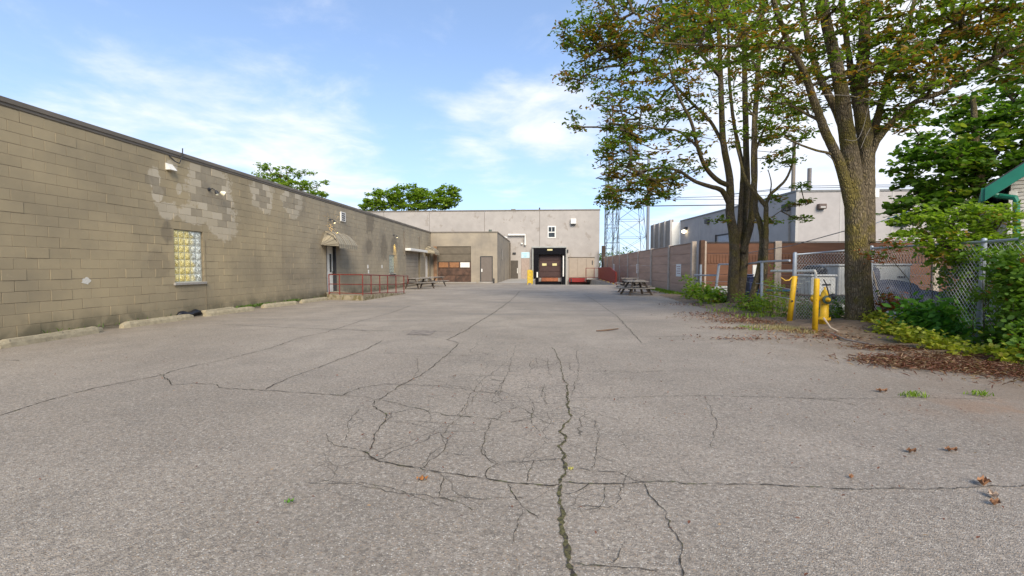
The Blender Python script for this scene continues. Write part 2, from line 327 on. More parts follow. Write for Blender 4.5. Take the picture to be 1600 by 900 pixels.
CR = [ # wide mossy ones first
 (1, .012, .012, [(862, 543), (868, 548), (875, 565), (880, 590), (886, 600)]),
 (1, .020, .026, [(886, 600), (886, 620), (893, 650), (888, 658), (877, 665), (874, 676), (883, 683), (880, 690), (871, 697), (881, 714), (886, 727), (880, 745), (874, 757)]),
 (1, .022, .034, [(874, 757), (875, 775), (879, 800), (877, 822), (883, 840), (888, 862), (894, 880), (900, 900), (908, 930)]),
 (0, .010, .012, [(556, 704), (575, 711), (590, 720), (640, 728), (680, 737), (740, 745), (795, 754), (860, 760), (875, 758)]),
 (0, .010, .006, [(875, 754), (905, 757), (960, 757), (1030, 754), (1100, 757), (1200, 760), (1330, 765), (1480, 765), (1600, 757), (1680, 752)]),
 (0, .004, .008, [(512, 678), (514, 690), (524, 698), (556, 704)]),
 (0, .013, .011, [(718, 537), (690, 562), (655, 588), (626, 602), (605, 616), (590, 625)]),
 (1, .010, .009, [(583, 625), (610, 628), (650, 638), (700, 649), (725, 651), (770, 655), (790, 659)]),
 (0, .012, .009, [(583, 626), (581, 636), (601, 647), (603, 657), (592, 668), (585, 682), (582, 700), (574, 710)]),
 (0, .018, .02, [(718, 537), (698, 531), (708, 526), (724, 519), (745, 505), (770, 490), (795, 472), (806, 462), (812, 455)]),
 (0, .012, .014, [(-60, 664), (0, 650), (60, 630), (150, 606), (250, 587), (280, 577), (330, 567), (420, 545), (470, 527), (510, 519), (560, 503), (620, 486), (640, 478)]),
 (0, .012, .009, [(250, 585), (262, 595), (266, 603), (300, 600), (340, 602), (342, 606), (410, 610), (480, 614), (535, 618), (560, 607), (600, 600), (626, 601)]),
 (0, .007, .005, [(535, 618), (570, 622), (583, 625)]),
 (0, .012, .012, [(415, 609), (450, 592), (500, 574), (530, 562), (575, 545), (598, 532)]),
 (0, .007, .007, [(890, 622), (1000, 621), (1100, 619), (1240, 622), (1350, 624), (1420, 622), (1560, 624)]),
 (0, .016, .016, [(335, 506), (450, 512), (560, 516), (600, 517), (720, 519)]),
 (0, .014, .014, [(912, 460), (930, 470), (965, 495), (1003, 537)]),
 (0, .006, .007, [(1010, 757), (1020, 780), (1045, 815), (1062, 850), (1068, 890), (1072, 925)]),
 (0, .007, .006, [(895, 882), (915, 886), (950, 884), (985, 886), (1030, 892)]),
 (0, .006, .006, [(950, 883), (962, 872), (975, 852)]),
 (0, .006, .008, [(792, 756), (800, 773), (815, 795), (840, 812)]), (0, .004, .004, [(815, 797), (804, 830), (795, 850)]),
 (0, .005, .005, [(895, 731), (935, 736), (965, 738), (985, 753), (1005, 757)]), (0, .006, .005, [(882, 775), (905, 768), (925, 755)]),
 (0, .005, .006, [(756, 700), (760, 715), (780, 724), (800, 721), (835, 719), (875, 717)]), (0, .007, .006, [(758, 748), (765, 736), (780, 724)]),
 (0, .005, .006, [(822, 757), (826, 740), (836, 720)]), (0, .005, .004, [(656, 733), (680, 716), (695, 706), (697, 697), (691, 680), (700, 668), (718, 652), (735, 632)]),
 (0, .004, .004, [(603, 658), (650, 660), (700, 664), (760, 664)]), (0, .004, .004, [(735, 632), (745, 612), (770, 608), (800, 606)]),
 (0, .005, .005, [(626, 601), (680, 604), (720, 607), (760, 612), (800, 620), (880, 620)]), (0, .004, .005, [(608, 647), (640, 642)]), (0, .004, .003, [(800, 660), (830, 657), (830, 650), (836, 633), (820, 620)]),
 (0, .008, .008, [(600, 552), (660, 554), (740, 556)]), (0, .008, .006, [(905, 580), (1000, 582), (1040, 580)]), (0, .010, .010, [(1000, 527), (1060, 526), (1110, 527)]),
 (0, .005, .004, [(780, 620), (790, 590), (800, 560), (805, 540)]), (0, .006, .004, [(820, 640), (850, 660), (870, 665)]), (0, .005, .004, [(500, 750), (560, 755), (620, 765), (690, 790)]),
 (0, .004, .003, [(850, 600), (846, 620), (858, 640)]), (0, .008, .01, [(640, 478), (700, 468), (760, 462)]), (0, .005, .004, [(910, 790), (950, 793), (968, 780), (970, 760)]),
 (0, .006, .005, [(604, 647), (620, 645), (638, 641)]), (0, .006, .005, [(716, 650), (724, 636), (740, 608), (756, 592), (776, 580), (792, 564)]),
 (0, .006, .005, [(626, 601), (704, 603), (728, 606), (744, 612), (776, 617), (784, 600), (794, 588)]), (0, .005, .005, [(820, 633), (792, 640), (768, 656), (756, 680), (754, 708), (768, 722), (782, 725)]),
 (0, .005, .005, [(836, 634), (830, 652), (834, 664), (846, 676)]), (0, .005, .004, [(692, 710), (740, 712)]), (0, .005, .005, [(848, 608), (854, 632)]), (0, .006, .006, [(828, 564), (828, 580)]), (0, .006, .005, [(856, 560), (857, 582), (864, 590)]),
 (0, .005, .005, [(692, 744), (686, 778), (712, 784), (740, 798)]), (0, .005, .005, [(480, 756), (560, 758), (612, 768), (686, 778), (760, 780), (820, 776)]), (0, .005, .004, [(948, 762), (950, 780), (936, 796), (912, 798), (885, 796)]),
 (0, .006, .005, [(700, 590), (720, 585), (760, 588), (800, 586), (840, 590), (880, 588)]), (0, .005, .005, [(650, 560), (655, 580), (640, 596)]), (0, .006, .005, [(800, 660), (840, 652), (888, 655)]), (0, .005, .004, [(560, 640), (545, 660), (540, 690)]),
 (0, .005, .004, [(890, 640), (930, 660), (935, 700), (925, 733)]), (0, .006, .005, [(900, 548), (905, 575), (899, 600), (892, 622)]), (0, .004, .004, [(1100, 620), (1120, 660), (1110, 700)]),
 (0, .012, .012, [(0, 563), (55, 563)]), (0, .010, .008, [(1250, 622), (1300, 626), (1340, 634)]), (0, .006, .005, [(560, 516), (580, 520), (600, 517), (640, 520), (700, 531)])]
for k, (moss, w0, w1, pts) in enumerate(CR):
    mb = MB(); ribbon(mb, pts, w0, w1, k, z=.004+.0006*(k % 5), wf=.72 if moss else (.85 if w0 >= .009 else .78)); mb.build('crack', M_moss if moss else M_crack, lot, kind='structure')
# old bitumen patch rectangle, drain
mb = MB(); a, b, c, d = G(636, 523), G(645, 516), G(682, 517), G(672, 524); mb.add([(q.x, q.y, .006) for q in (a, b, c, d)], [(0, 3, 2, 1)]); mb.build('asphalt_patch', mat('patch', (.21, .175, .14), .9, .3, 8, .8, 60), lot, kind='structure')
# ---------------------------------------------------------------- verge of dirt on the right, with a mound round the big tree
edge = [(1030, 461), (1062, 471), (1120, 487), (1180, 503), (1225, 513), (1290, 527), (1345, 537), (1395, 549), (1420, 566), (1418, 577), (1500, 580), (1600, 588), (1760, 600)]
rows = []; e = [G(*p) for p in edge]; fine = []
for a, b in zip(e, e[1:]):
    n = max(2, int((b-a).length/.18))
    for k in range(n): q = a.lerp(b, k/n); q.x += rnd.gauss(0, .05); q.y += rnd.gauss(0, .05); fine.append(q)
MX = P(1343, 500, 9.9).x
def gz(x, y):                            # height of the verge
    d = math.hypot(x-MX, (y-9.75)*.9); h = .17*math.exp(-(d/1.0)**2)
    d = math.hypot(x-6.25, y-15.2); return h+.12*math.exp(-(d/.8)**2)
mb = MB(); K = 14; vs = []; fs = []
for i, q in enumerate(fine):
    for k in range(K):
        f = (k/(K-1)); x = q.x+(10.5-q.x)*f**1.5; y = q.y+f*.6
        z = .005+(.03*min(1, k/3))+gz(x, y)*min(1, k/2)+(rnd.uniform(0, .02) if k else 0); vs.append((x, y, z))
for i in range(len(fine)-1):
    for k in range(K-1): a = i*K+k; fs.append((a, a+K, a+K+1, a+1))
mb.add(vs, fs); mb.build('dirt_verge', M_dirt, smooth=True, kind='structure')
# ---------------------------------------------------------------- left painted block building
PAINT = (.372, .294, .175)
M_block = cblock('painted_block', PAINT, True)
M_blockfar = cblock('painted_block_annex', (PAINT[0]*.86, PAINT[1]*.91, PAINT[2]*1.12))
M_mortar = mat('painted_mortar', (.205, .162, .10), .95, .2, 12, .5, 60)
M_flash = mat('roof_flashing', (.175, .145, .11), .5, .15, 3, .2, 20, metal=.2, stretch=(1, .3, 1))
M_white = mat('white_paint', (.72, .69, .62), .55, .06, 8, .1, 30, spot=((.4, .35, .28), 12, .66))
M_dark = mat('dark_metal', (.03, .03, .032), .45, .2, 8)
M_tandoor = mat('tan_painted_steel', (.36, .29, .22), .55, .08, 5)
M_red = mat('red_railing_paint', (.17, .028, .018), .5, .25, 14, .2, 40, spot=((.11, .04, .025), 20, .62))
b1 = thing('block_building', 'long low tan painted block building with worn paint patches along the left of the yard', 'building', (WX, 20, 0))
OPEN = [(11.2, 12.2, .82, 2.22), (19.45, 20.35, 0, 2.22), (27.6, 28.6, .9, 2.1), (31.0, 34.6, 0, 2.42), (36.2, 37.3, 0, 2.22)]
full = MB().bev((0, 0, 0), (.19, .394, .194), .0025).mesh('block', M_block)
half = MB().bev((0, 0, 0), (.19, .194, .194), .0025).mesh('block', M_block)
blocks = []
for r_ in range(20):
    z0 = .02+.2*r_; y = 3.2-(.2 if r_ % 2 else 0)
    while y < 38.0:
        segs = [(y, min(y+.4, 38.0))]
        for (o0, o1, oz0, oz1) in OPEN:
            if z0+.1 > oz0 and z0+.1 < oz1:
                ns = []
                for a, b in segs:
                    if b <= o0 or a >= o1: ns.append((a, b)); continue
                    if a < o0: ns.append((a, o0))
                    if b > o1: ns.append((o1, b))
                segs = ns
        for a, b in segs:
            if b-a > .05: blocks.append((a, b, z0))
        y += .4
blocks = [b for b in blocks]
single = sorted([b for b in blocks if b[0] >= 7.7], key=lambda b: b[0])[:300]; sset = set(single); far = MB()
for (a, b, z0) in blocks:
    pr = rnd.choice([0, 0, 0, 0, .0008, .0012, .006, -.0012]); x = WX-.19+pr; g = rnd.uniform(.003, .007) if rnd.random() < .22 else 0
    if (a, b, z0) in sset:
        L = b-a
        if abs(L-.4) < .02: o = ob('block', full, b1, loc=(x, a+.003+g, z0+.003+g))
        elif abs(L-.2) < .02: o = ob('block', half, b1, loc=(x, a+.003+g, z0+.003+g))
        else: o = ob('block', full, b1, loc=(x, a+.003+g, z0+.003+g)); o.scale.y = (L-.008)/.392
    else: far.bev((x, a+.003+g, z0+.003+g), (x+.19, b-.003, z0+.197), .0025)
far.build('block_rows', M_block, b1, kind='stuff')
# mortar behind, with openings left clear, roof and ends
mb = MB(); cuts = sorted(OPEN); y = 3.0
for (o0, o1, oz0, oz1) in cuts:
    mb.box((WX-.19, y, 0), (WX-.0035, o0, 4.05)); 
    if oz0 > 0: mb.box((WX-.19, o0, 0), (WX-.0035, o1, oz0))
    mb.box((WX-.19, o0, oz1), (WX-.0035, o1, 4.05)); y = o1
mb.box((WX-.19, y, 0), (WX-.0035, 38, 4.05)); mb.build('mortar', M_mortar, b1)
mb = MB(); mb.box((WX-16, 3, -.01), (WX-.22, 37.9, 4.0)).build('rear_wall', M_blockfar, b1)
mb = MB(); mb.box((WX-.3, 2.9, 4.045), (WX+.012, 38.05, 4.10)); mb.box((WX-.3, 2.9, 4.10), (WX+.035, 38.08, 4.185)); mb.build('roof_flashing', M_flash, b1)
# glass block window
M_glassb = bpy.data.materials.new('glass_block'); M_glassb.use_nodes = True; t = NT(M_glassb.node_tree)
pos = t.n('NewGeometry').outputs['Position']; pp = t.n('SeparateXYZ', {0: pos}).outputs
nz_ = t.noise(pos, 27, 3, .6, 2.0)
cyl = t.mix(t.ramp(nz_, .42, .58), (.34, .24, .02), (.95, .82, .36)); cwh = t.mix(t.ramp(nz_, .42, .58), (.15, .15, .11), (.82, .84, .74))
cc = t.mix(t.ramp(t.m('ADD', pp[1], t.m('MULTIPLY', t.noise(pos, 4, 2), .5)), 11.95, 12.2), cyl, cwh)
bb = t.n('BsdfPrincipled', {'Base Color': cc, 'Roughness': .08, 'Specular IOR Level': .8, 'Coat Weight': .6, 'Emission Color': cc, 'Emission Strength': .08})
t.set(bb.inputs['Normal'], t.n('Bump', {'Height': nz_, 'Strength': .5, 'Distance': .02}).outputs[0]); t.t.links.new(bb.outputs[0], t.n('OutputMaterial').inputs[0])
M_grout = mat('pale_grout', (.6, .6, .48), .9, .1, 20)
win = ob('window', MB().box((WX-.13, 11.205, .83), (WX-.055, 12.195, 2.215)).mesh('window', M_grout), b1, label='window of glass blocks glowing yellow at its left side')
gm = MB()
N_ = 6; L = .178                        # pillowed glass block face, rippled
def wavy(u, w): return .020*(math.sin(math.pi*u)*math.sin(math.pi*w))**.5+.010*math.sin(7*u+1)*math.cos(6*w)*math.sin(math.pi*u)*math.sin(math.pi*w)
g = [(wavy(i/N_, j/N_), L*i/N_, L*j/N_) for i in range(N_+1) for j in range(N_+1)]
gm.add(g, [(i*(N_+1)+j, (i+1)*(N_+1)+j, (i+1)*(N_+1)+j+1, i*(N_+1)+j+1) for i in range(N_) for j in range(N_)])
gmesh = gm.mesh('glass_block', M_glassb, True)
for i in range(5):
    for j in range(7):
        o = ob('glass_block', gmesh); o.parent = win; o.location = (WX-.05, 11.215+.1955*i, .893+.188*j)
MB().bev((WX-.14, 11.14, .80), (WX+.05, 12.26, .868), .008).build('window_sill', M_conc, b1)
y0, z0 = wallpt(320, 400)
MB().box((WX-.005, 12.27, .02), (WX+.007, 12.288, 2.0)).build('control_joint', M_mortar, b1)
# door with narrow pane
MB().box((WX-.17, 19.45, 0), (WX-.12, 20.35, 2.2)).build('door', M_white, b1, label='off white steel door under the striped awning')
d_ = [o for o in b1.children if o.name.startswith('door')][-1]
def sub(mbx, name, m, par, **k): return mbx.build(name, m, par, **k) if par.parent is None else _sub(mbx, name, m, par, **k)
def _sub(mbx, name, m, par, **k):
    o = mbx.build(name, m); o.parent = par
    for a, b in k.items(): o[a] = b
    return o
M_pane = mat('dark_glass', (.03, .035, .038), .1, .2, 4, spec=.8)
sub(MB().box((WX-.12, 20.0, 1.05), (WX-.108, 20.15, 1.85)), 'pane', M_pane, d_)
sub(MB().bev((WX-.12, 20.24, .98), (WX-.05, 20.3, 1.1)), 'handle', M_dark, d_)
mb = MB(); mb.box((WX-.19, 19.45, 0), (WX+.01, 19.49, 2.22)); mb.box((WX-.19, 20.31, 0), (WX+.02, 20.37, 2.22)); mb.box((WX-.19, 19.49, 2.18), (WX+.01, 20.31, 2.22)); mb.build('door_frame', M_dark, b1)
# small glass block window with lintel, roll-up recess with light canopy, far door
mb = MB(); mb.box((WX-.1, 27.6, .92), (WX-.05, 28.6, 2.1)); w2 = mb.build('window', M_grout, b1, label='narrow frosted glass block window in the far half of the wall')
M_gb2 = mat('greenish_glass_block', (.30, .34, .29), .2, .4, 9, spec=.7)
g2 = MB().bev((0, 0, 0), (.02, .18, .18), .01).mesh('glass_block', M_gb2)
for i in range(5):
    for j in range(6):
        o = ob('glass_block', g2); o.parent = w2; o.location = (WX-.05, 27.61+.198*i, .93+.196*j)
MB().bev((WX-.12, 27.5, .84), (WX+.07, 28.7, .9)).build('window_sill', M_conc, b1)
for k in range(9):
    MB().bev((WX-.16, 31.0, .0+.267*k), (WX-.11, 34.6, .262+.267*k), .012).build('shutter_panel', M_tandoor if k < 0 else M_blockfar, b1)
MB().bev((WX+.0, 30.7, 2.38), (WX+.42, 35.3, 2.55), .02).build('canopy', M_white, b1, label='flat white canopy over the closed opening')
MB().box((WX-.15, 36.2, 0), (WX-.1, 37.3, 2.2)).build('door', M_white, b1, label='pale door at the inner corner below the small awning')
M_aw = bpy.data.materials.new('striped_awning'); M_aw.use_nodes = True; t = NT(M_aw.node_tree)
pos = t.n('NewGeometry').outputs['Position']; pp = t.n('SeparateXYZ', {0: pos}).outputs
sn = t.m('SINE', t.m('MULTIPLY', pp[1], 2*math.pi/.22)); c = t.mix(t.ramp(sn, -.3, .3), (.33, .28, .19), (.23, .20, .145)); c = t.mix(t.ramp(t.noise(pos, 5, 5, .7), .5, .7, 0, .5), c, (.14, .115, .08))
t.t.links.new(t.n('BsdfPrincipled', {'Base Color': c, 'Roughness': .9}).outputs[0], t.n('OutputMaterial').inputs[0])
def awning(y0, y1, zt, zb, out, label):
    mb = MB(); prof = [(0, zt), (out*.34, zt-.02), (out*.66, zt-.16), (out*.86, zt-(zt-zb)*.52), (out, zb+.10), (out, zb)]
    n = len(prof); ins = [.0, .0, .0, .0, .0, .0]
    ys = [y0+.24, y0+.38, (y0+y1)/2, y1-.38, y1-.24]
    vs = []
    for i, (x, z) in enumerate(prof):
        a = y0+.42*(1-min(1, i/3.5))**1.1; b = y1-.42*(1-min(1, i/3.5))**1.1
        for k in range(7): vs.append((WX+x+.01, a+(b-a)*k/6, z+(.015*math.sin(k*2.1) if 0 < i < 4 else 0)))
    fs = [(i*7+k, (i+1)*7+k, (i+1)*7+k+1, i*7+k+1) for i in range(n-1) for k in range(6)]
    o_ = len(vs)
    for side in (0, 6):                  # gathered end panels
        idx = [i*7+side for i in range(n)]; vs.append((WX+.01, (y0 if side == 0 else y1), zb+.05)); c = len(vs)-1
        for i in range(n-1): fs.append((idx[i], idx[i+1], c) if side else (idx[i+1], idx[i], c))
    mb.add(vs, fs); a_ = mb.build('awning', M_aw, b1, smooth=False, label=label)
    sm = MB(); N0 = Vector((WX+.03, y0, zb+.05))
    for k in (0, 2, 4, 6): sm.tube([Vector(vs[i*7+k])+Vector((.006, 0, .008)) for i in range(n)], .011, 5)
    for i in (1, 2, 3, 4): sm.tube([N0, Vector(vs[i*7])+Vector((0, -.008, 0))], .009, 4)
    _sub(sm, 'seam', M_flash, a_)
    mb = MB()                             # scalloped valance
    L = y1-y0; k_ = 14; pts = []
    for s_ in range(k_*4+1): u = s_/(k_*4); pts.append((y0+L*u, zb-.05-.045*abs(math.sin(math.pi*k_*u/1))))
    vs = [(WX+out+.012, y, zb+.01) for y, _ in pts]+[(WX+out+.02, y, z) for y, z in pts]; m_ = len(pts)
    mb.add(vs, [(i, i+m_, i+m_+1, i+1) for i in range(m_-1)]); _sub(mb, 'valance', M_aw, a_)
    fr = MB()
    for yy in (y0+.03, y1-.03): fr.tube([(WX+.02, yy, zb+.05), (WX+out, yy, zb+.05)], .012, 5); fr.tube([(WX+.02, yy+(.25 if yy < (y0+y1)/2 else -.25), zt-.03), (WX+out*.7, yy, zt-.25), (WX+out, yy, zb+.05)], .012, 5)
    _sub(fr, 'frame', M_dark, a_)
awning(18.95, 20.9, 2.80, 2.14, .78, 'faded striped dome awning under a lit yellow lamp')
awning(36.0, 37.6, 2.95, 2.35, .8, 'small striped awning at the inner corner')
# lamps, vent, hood, cable, paint scar
M_bulb = emit('lamp_bulb', (1, .85, .5), 1.1); M_bulbw = mat('unlit_bulb', (.8, .75, .55), .3)
def wall_lamp(y, z, lit, label, energy=0):
    mb = MB(); mb.lathe([(.05, 0), (.05, .03), (.02, .04)], (WX+.0, y, z+.02), 10, (1, 0, 0)); mb.tube([(WX+.03, y, z+.02), (WX+.12, y, z+.04), (WX+.16, y+.03, z)], .014, 6)
    mb.lathe([(.02, .0), (.045, -.04), (.055, -.10)], (WX+.17, y+.04, z), 12, (-.25, -.2, .8)); l = mb.build('wall_lamp', M_dark, b1, label=label)
    b = MB().lathe([(.01, 0), (.035, -.02), (.035, -.04), (.015, -.06)], (WX+.19, y+.055, z-.085), 10, (-.25, -.2, .8)); _sub(b, 'bulb', M_bulb if lit else M_bulbw, l)
    if lit:
        sp = bpy.data.lights.new('lamp_light', 'SPOT'); sp.energy = energy; sp.color = (1, .72, .18); sp.spot_size = R(44); sp.spot_blend = .6; sp.shadow_soft_size = .04
        o = bpy.data.objects.new('lamp_light', sp); C.objects.link(o); o.location = (WX+.30, y+.1, z-.18); o.rotation_euler = Vector((.34, -.10, .94)).to_track_quat('Z', 'Y').to_euler()
y, z = wallpt(326, 297); wall_lamp(y, z, False, 'twin headed security lamp in the large worn patch')
y, z = wallpt(515, 344); wall_lamp(y, z, True, 'lit gooseneck lamp above the awning', 60)
y, z = wallpt(615, 368); wall_lamp(y, z, True, 'lit lamp beside the small window', 60)
y, z = wallpt(335, 299); mb = MB().lathe([(.03, 0), (.07, -.07), (.075, -.12)], (WX+.14, y+.05, z-.01), 12, (-.6, -.5, .4)); mb.build('lamp_head', M_bulbw, b1)
y, z = wallpt(264, 261); mb = MB(); mb.add([(WX, y-.11, z+.09), (WX, y+.11, z+.09), (WX+.13, y+.11, z-.08), (WX+.13, y-.11, z-.08), (WX, y-.11, z-.08), (WX, y+.11, z-.08)], [(0, 3, 2, 1), (0, 4, 3), (1, 2, 5), (3, 4, 5, 2), (0, 1, 5, 4)]); mb.build('vent_hood', M_white, b1)
y, z = wallpt(535, 339); v_ = MB().bev((WX, y-.26, z-.22), (WX+.05, y+.26, z+.22), .01).build('vent', M_white, b1, label='white louvred vent high on the wall')
for k in range(4): _sub(MB().box((WX+.045, y-.16, z-.17+.095*k), (WX+.056, y+.16, z-.11+.095*k)), 'slot', M_dark, v_)
ya, za = wallpt(262, 243); yb, zb = wallpt(282, 238); MB().tube([(WX+.03, ya, za), (WX+.06, ya+.15, za-.11), (WX+.06, yb-.12, za-.13), (WX+.05, yb, zb-.1), (WX+.06, yb, zb+.1)], .014, 6).build('cable', M_dark, b1)
y, z = wallpt(134, 439); mb = MB(); pts = []
for k in range(16): a = 2*math.pi*k/16; r = rnd.uniform(.7, 1.15); pts.append((WX+.006, y+.10*math.cos(a)*r, z+.075*math.sin(a)*r))
mb.add(pts, [tuple(range(16))]); mb.build('bare_plaster_scar', mat('plaster', (.62, .58, .5), .9, .1, 30), b1)
for px, py in ((575, 416), (597, 416), (576, 424)):
    y, z = wallpt(px, py); MB().box((WX+.0, y-.1, z-.11), (WX+.006, y+.06, z+.08)).build('paint_chip', M_white, b1)
for px, y_0, y_1 in ((631, 360, 398), (655, 370, 396)):
    y, z = wallpt(px, y_0); _, z1 = wallpt(px, y_1); MB().tube([(WX+.04, y, z), (WX+.04, y, z1)], .035, 8).build('conduit', M_flash, b1)
# ---------------------------------------------------------------- wheel stops
def stop_mesh():
    mb = MB(); L = .92; pr = [(-.085, 0), (.085, 0), (.075, .07), (.05, .125), (-.05, .125), (-.075, .07)]; n = 14
    vs = []; 
    for i in range(n+1):
        y = -L+2*L*i/n; s_ = .72 if i in (0, n) else 1
        for x, z in pr: vs.append((x*s_+rnd.uniform(-.004, .004), y, z*(s_ if z else 1)+(rnd.uniform(-.004, .004) if z else 0)))
    fs = [(i*6+k, i*6+(k+1) % 6, (i+1)*6+(k+1) % 6, (i+1)*6+k) for i in range(n) for k in range(6)]
    fs.append(tuple(range(6))[::-1]); fs.append(tuple(n*6+k for k in range(6))); mb.add(vs, [f[::-1] for f in fs]); return mb
SL = ['concrete wheel stop cut by the left edge, below the paint scar', 'concrete wheel stop under the glass block window with black debris behind', 'concrete wheel stop just past the window, third from the left', 'short looking concrete wheel stop second from the railed platform', 'concrete wheel stop right beside the railed platform']
for k, (a, b) in enumerate((((-5, 545), (157, 519)), ((190, 513), (300, 498)), ((320, 494.5), (396, 485)), ((410, 481.5), (463, 475.5)), ((470, 474), (511, 468.5)))):
    A, B = G(*a), G(*b); c = (A+B)/2; L = min((B-A).length, 2.0)
    o = stop_mesh().build('wheel_stop', M_curb); o.location = (c.x, c.y, 0); o.rotation_euler.z = math.atan2(B.y-A.y, B.x-A.x)-math.pi/2; o.scale.y = L/1.84
    tag(o, SL[k], 'wheel stop', 'concrete wheel stops along the wall')
c = G(302, 491); MB().bev((-.07, -.6, 0), (.07, .6, .1), .02).build('concrete_beam', M_curb); o = bpy.data.objects['concrete_beam']; o.location = (-9.12, 12.5, 0); tag(o, 'short concrete beam lying against the wall foot below the window', 'concrete beam')
mb = MB(); pts = [Vector((-9.02, 10.9+.1*k, .07+.03*math.sin(k*1.3))) for k in range(9)]; mb.tube(pts, [.03, .07, .085, .08, .09, .075, .085, .07, .03], 9, ridge=.15); o = mb.build('black_bag', mat('black_plastic', (.012, .012, .014), .35, .3, 20, .8, 25), smooth=True); tag(o, 'crumpled black plastic bag behind the wheel stop under the window', 'bag')
# ---------------------------------------------------------------- railed platform
pf = thing('entry_platform', 'low concrete entry platform and ramp at the door of the block building', 'platform', (-7.8, 19, 0))
A, B, Dp = Vector((-8.48, 17.74, 0)), Vector((-6.80, 17.15, 0)), Vector((-6.62, 22.0, 0))
poly = [(-9.29, 20.0), (A.x, A.y), (B.x, B.y), (-6.78, 19.4), (-9.29, 19.9+1.4)]
mb = MB(); top = [(-9.29, 19.35, .2), (A.x, A.y, .2), (B.x, B.y, .2), (-6.74, 19.0, .19), (Dp.x, Dp.y, .02), (-9.29, Dp.y, .02), (-9.29, 20.8, .2)]
mb.add([(*p[:2], 0) for p in top]+top, [tuple(range(7, 14))]+[(i, (i+1) % 7, (i+1) % 7+7, i+7) for i in range(7)]); mb.build('slab', mat('stained_platform_concrete', (.27, .225, .15), .9, .25, 5, .6, 50, spot=((.16, .13, .06), 6, .5)), pf)
rl = thing('railing', 'red painted steel pipe railing round the low concrete platform', 'railing', (-7.6, 18, 0))
def rail_line(pts, zs, hs, nm='top_rail'):
    for lev, nm, r in ((1.0, 'top_rail', .022), (.52, 'mid_rail', .016), (.08, 'bottom_rail', .016)):
        MB().tube([(p.x, p.y, z+h*lev) for p, z, h in zip(pts, zs, hs)], r, 7).build(nm, M_red, rl)
P0 = Vector((-8.44, 17.84, 0)); P1 = Vector((-6.85, 17.25, 0)); P2 = Vector((-6.68, 21.9, 0)); P3 = Vector((-6.66, 22.5, 0))
rail_line([P0, P1], [.2, .2], [.78, .78]); rail_line([P1, P2], [.2, .03], [.78, .82]); MB().tube([(P2.x, P2.y, .85), (P3.x, P3.y, .85), (P3.x, P3.y, .45)], .02, 6).build('rail_end', M_red, rl)
for q, z, h in [(P0, .2, .78), (P0.lerp(P1, .32), .2, .76)]+[(P1.lerp(P2, f), .2-.17*max(0, (f-.0)), .78+.04*f) for f in (0, .17, .36, .55, .77, 1)]:
    MB().tube([(q.x, q.y, z-.01), (q.x, q.y, z+h)], .022, 7).build('post', M_red, rl)
# ---------------------------------------------------------------- annex with sectional door
an = thing('garage_annex', 'low olive block annex with a rusty sectional garage door beside the long wall', 'building', (-6.5, 38, 0))
GX0, GX1, GZ = -8.77, -5.97, 2.99; AX = -3.81
mb = MB(); mb.box((WX-.5, 38, 0), (GX0, 38.3, 4.1)); mb.box((GX0, 38, GZ), (GX1, 38.3, 4.1)); mb.box((GX1, 38, 0), (AX, 38.3, 4.1)); mb.box((AX-.3, 38.3, 0), (AX, 51.9, 4.1)); mb.build('wall', M_blockfar, an)
MB().box((WX-6, 38.25, 3.9), (AX-.32, 51.9, 4.0)).build('roof', M_flash, an)
mb = MB(); mb.box((WX-.02, 37.96, 4.1), (AX+.04, 38.2, 4.19)); mb.box((AX-.2, 38.2, 4.1), (AX+.04, 51.9, 4.19)); mb.build('roof_flashing', M_flash, an)
M_gd = mat('olive_door_panel', (.125, .10, .068), .6, .15, 3, .1); M_rust = mat('rusted_door_panel', (.09, .048, .03), .7, .35, 3, .3, 20, spot=((.05, .028, .018), 2, .5)); M_or = mat('orange_brown_pane', (.27, .13, .06), .3, .2, 6)  # garage panes get a plain orange brown base colour
GH = [0, .62, 1.2, 1.72, 2.35, GZ]
dr = MB().box((GX0, 38.12, 0), (GX1, 38.16, GZ)).build('garage_door', M_gd, an, label='sectional garage door rusty at the bottom')
for k in range(5): _sub(MB().bev((GX0+.02, 38.07, GH[k]+.01), (GX1-.02, 38.12, GH[k+1]-.01), .02), 'panel', M_rust if k < 3 else M_gd, dr)
for k, m_ in enumerate((M_or, M_or, M_white)): _sub(MB().bev((GX0+.12+.89*k, 38.05, 1.26), (GX0+.12+.89*k+.78, 38.075, 1.68), .01), 'pane', m_, dr)
mb = MB(); mb.box((GX0-.3, 37.93, 0), (GX0-.01, 37.999, GZ)); mb.build('door_jamb', mat('orange_stained', (.23, .13, .07), .8, .3, 3), an)
d2 = MB().bev((-5.14, 37.95, .1), (-4.24, 37.995, 2.12), .008).build('door', mat('brown_door', (.155, .125, .10), .5, .06, 4), an, label='brown steel personnel door')
mb = MB(); mb.box((-5.2, 37.93, .1), (-5.14, 37.999, 2.18)); mb.box((-4.24, 37.93, .1), (-4.18, 37.999, 2.18)); mb.box((-5.14, 37.93, 2.12), (-4.24, 37.999, 2.18)); mb.build('door_frame', M_dark, an)
_sub(MB().box((-5.12, 37.9, .9), (-5.02, 37.95, 1.15)), 'handle', M_white, d2)
MB().bev((-5.3, 37.5, 0), (-4.1, 37.93, .09)).build('door_step', M_conc, an); MB().bev((GX0-.2, 37.6, 0), (GX1+.5, 37.92, .07)).build('door_sill', M_conc, an)
MB().box((AX, 41.9, 1.9), (AX+.03, 42.5, 2.9)).build('window', M_pane, an); MB().tube([(AX+.08, 51.5, 0), (AX+.08, 51.5, 4.0)], .06, 8).build('downpipe', M_flash, an)
MB().lathe([(.13, 0), (.13, .5)], (P(766, 362, 40).x, 40, 4.0), 12).build('flue', mat('green_grey_pipe', (.12, .14, .11), .6), an)
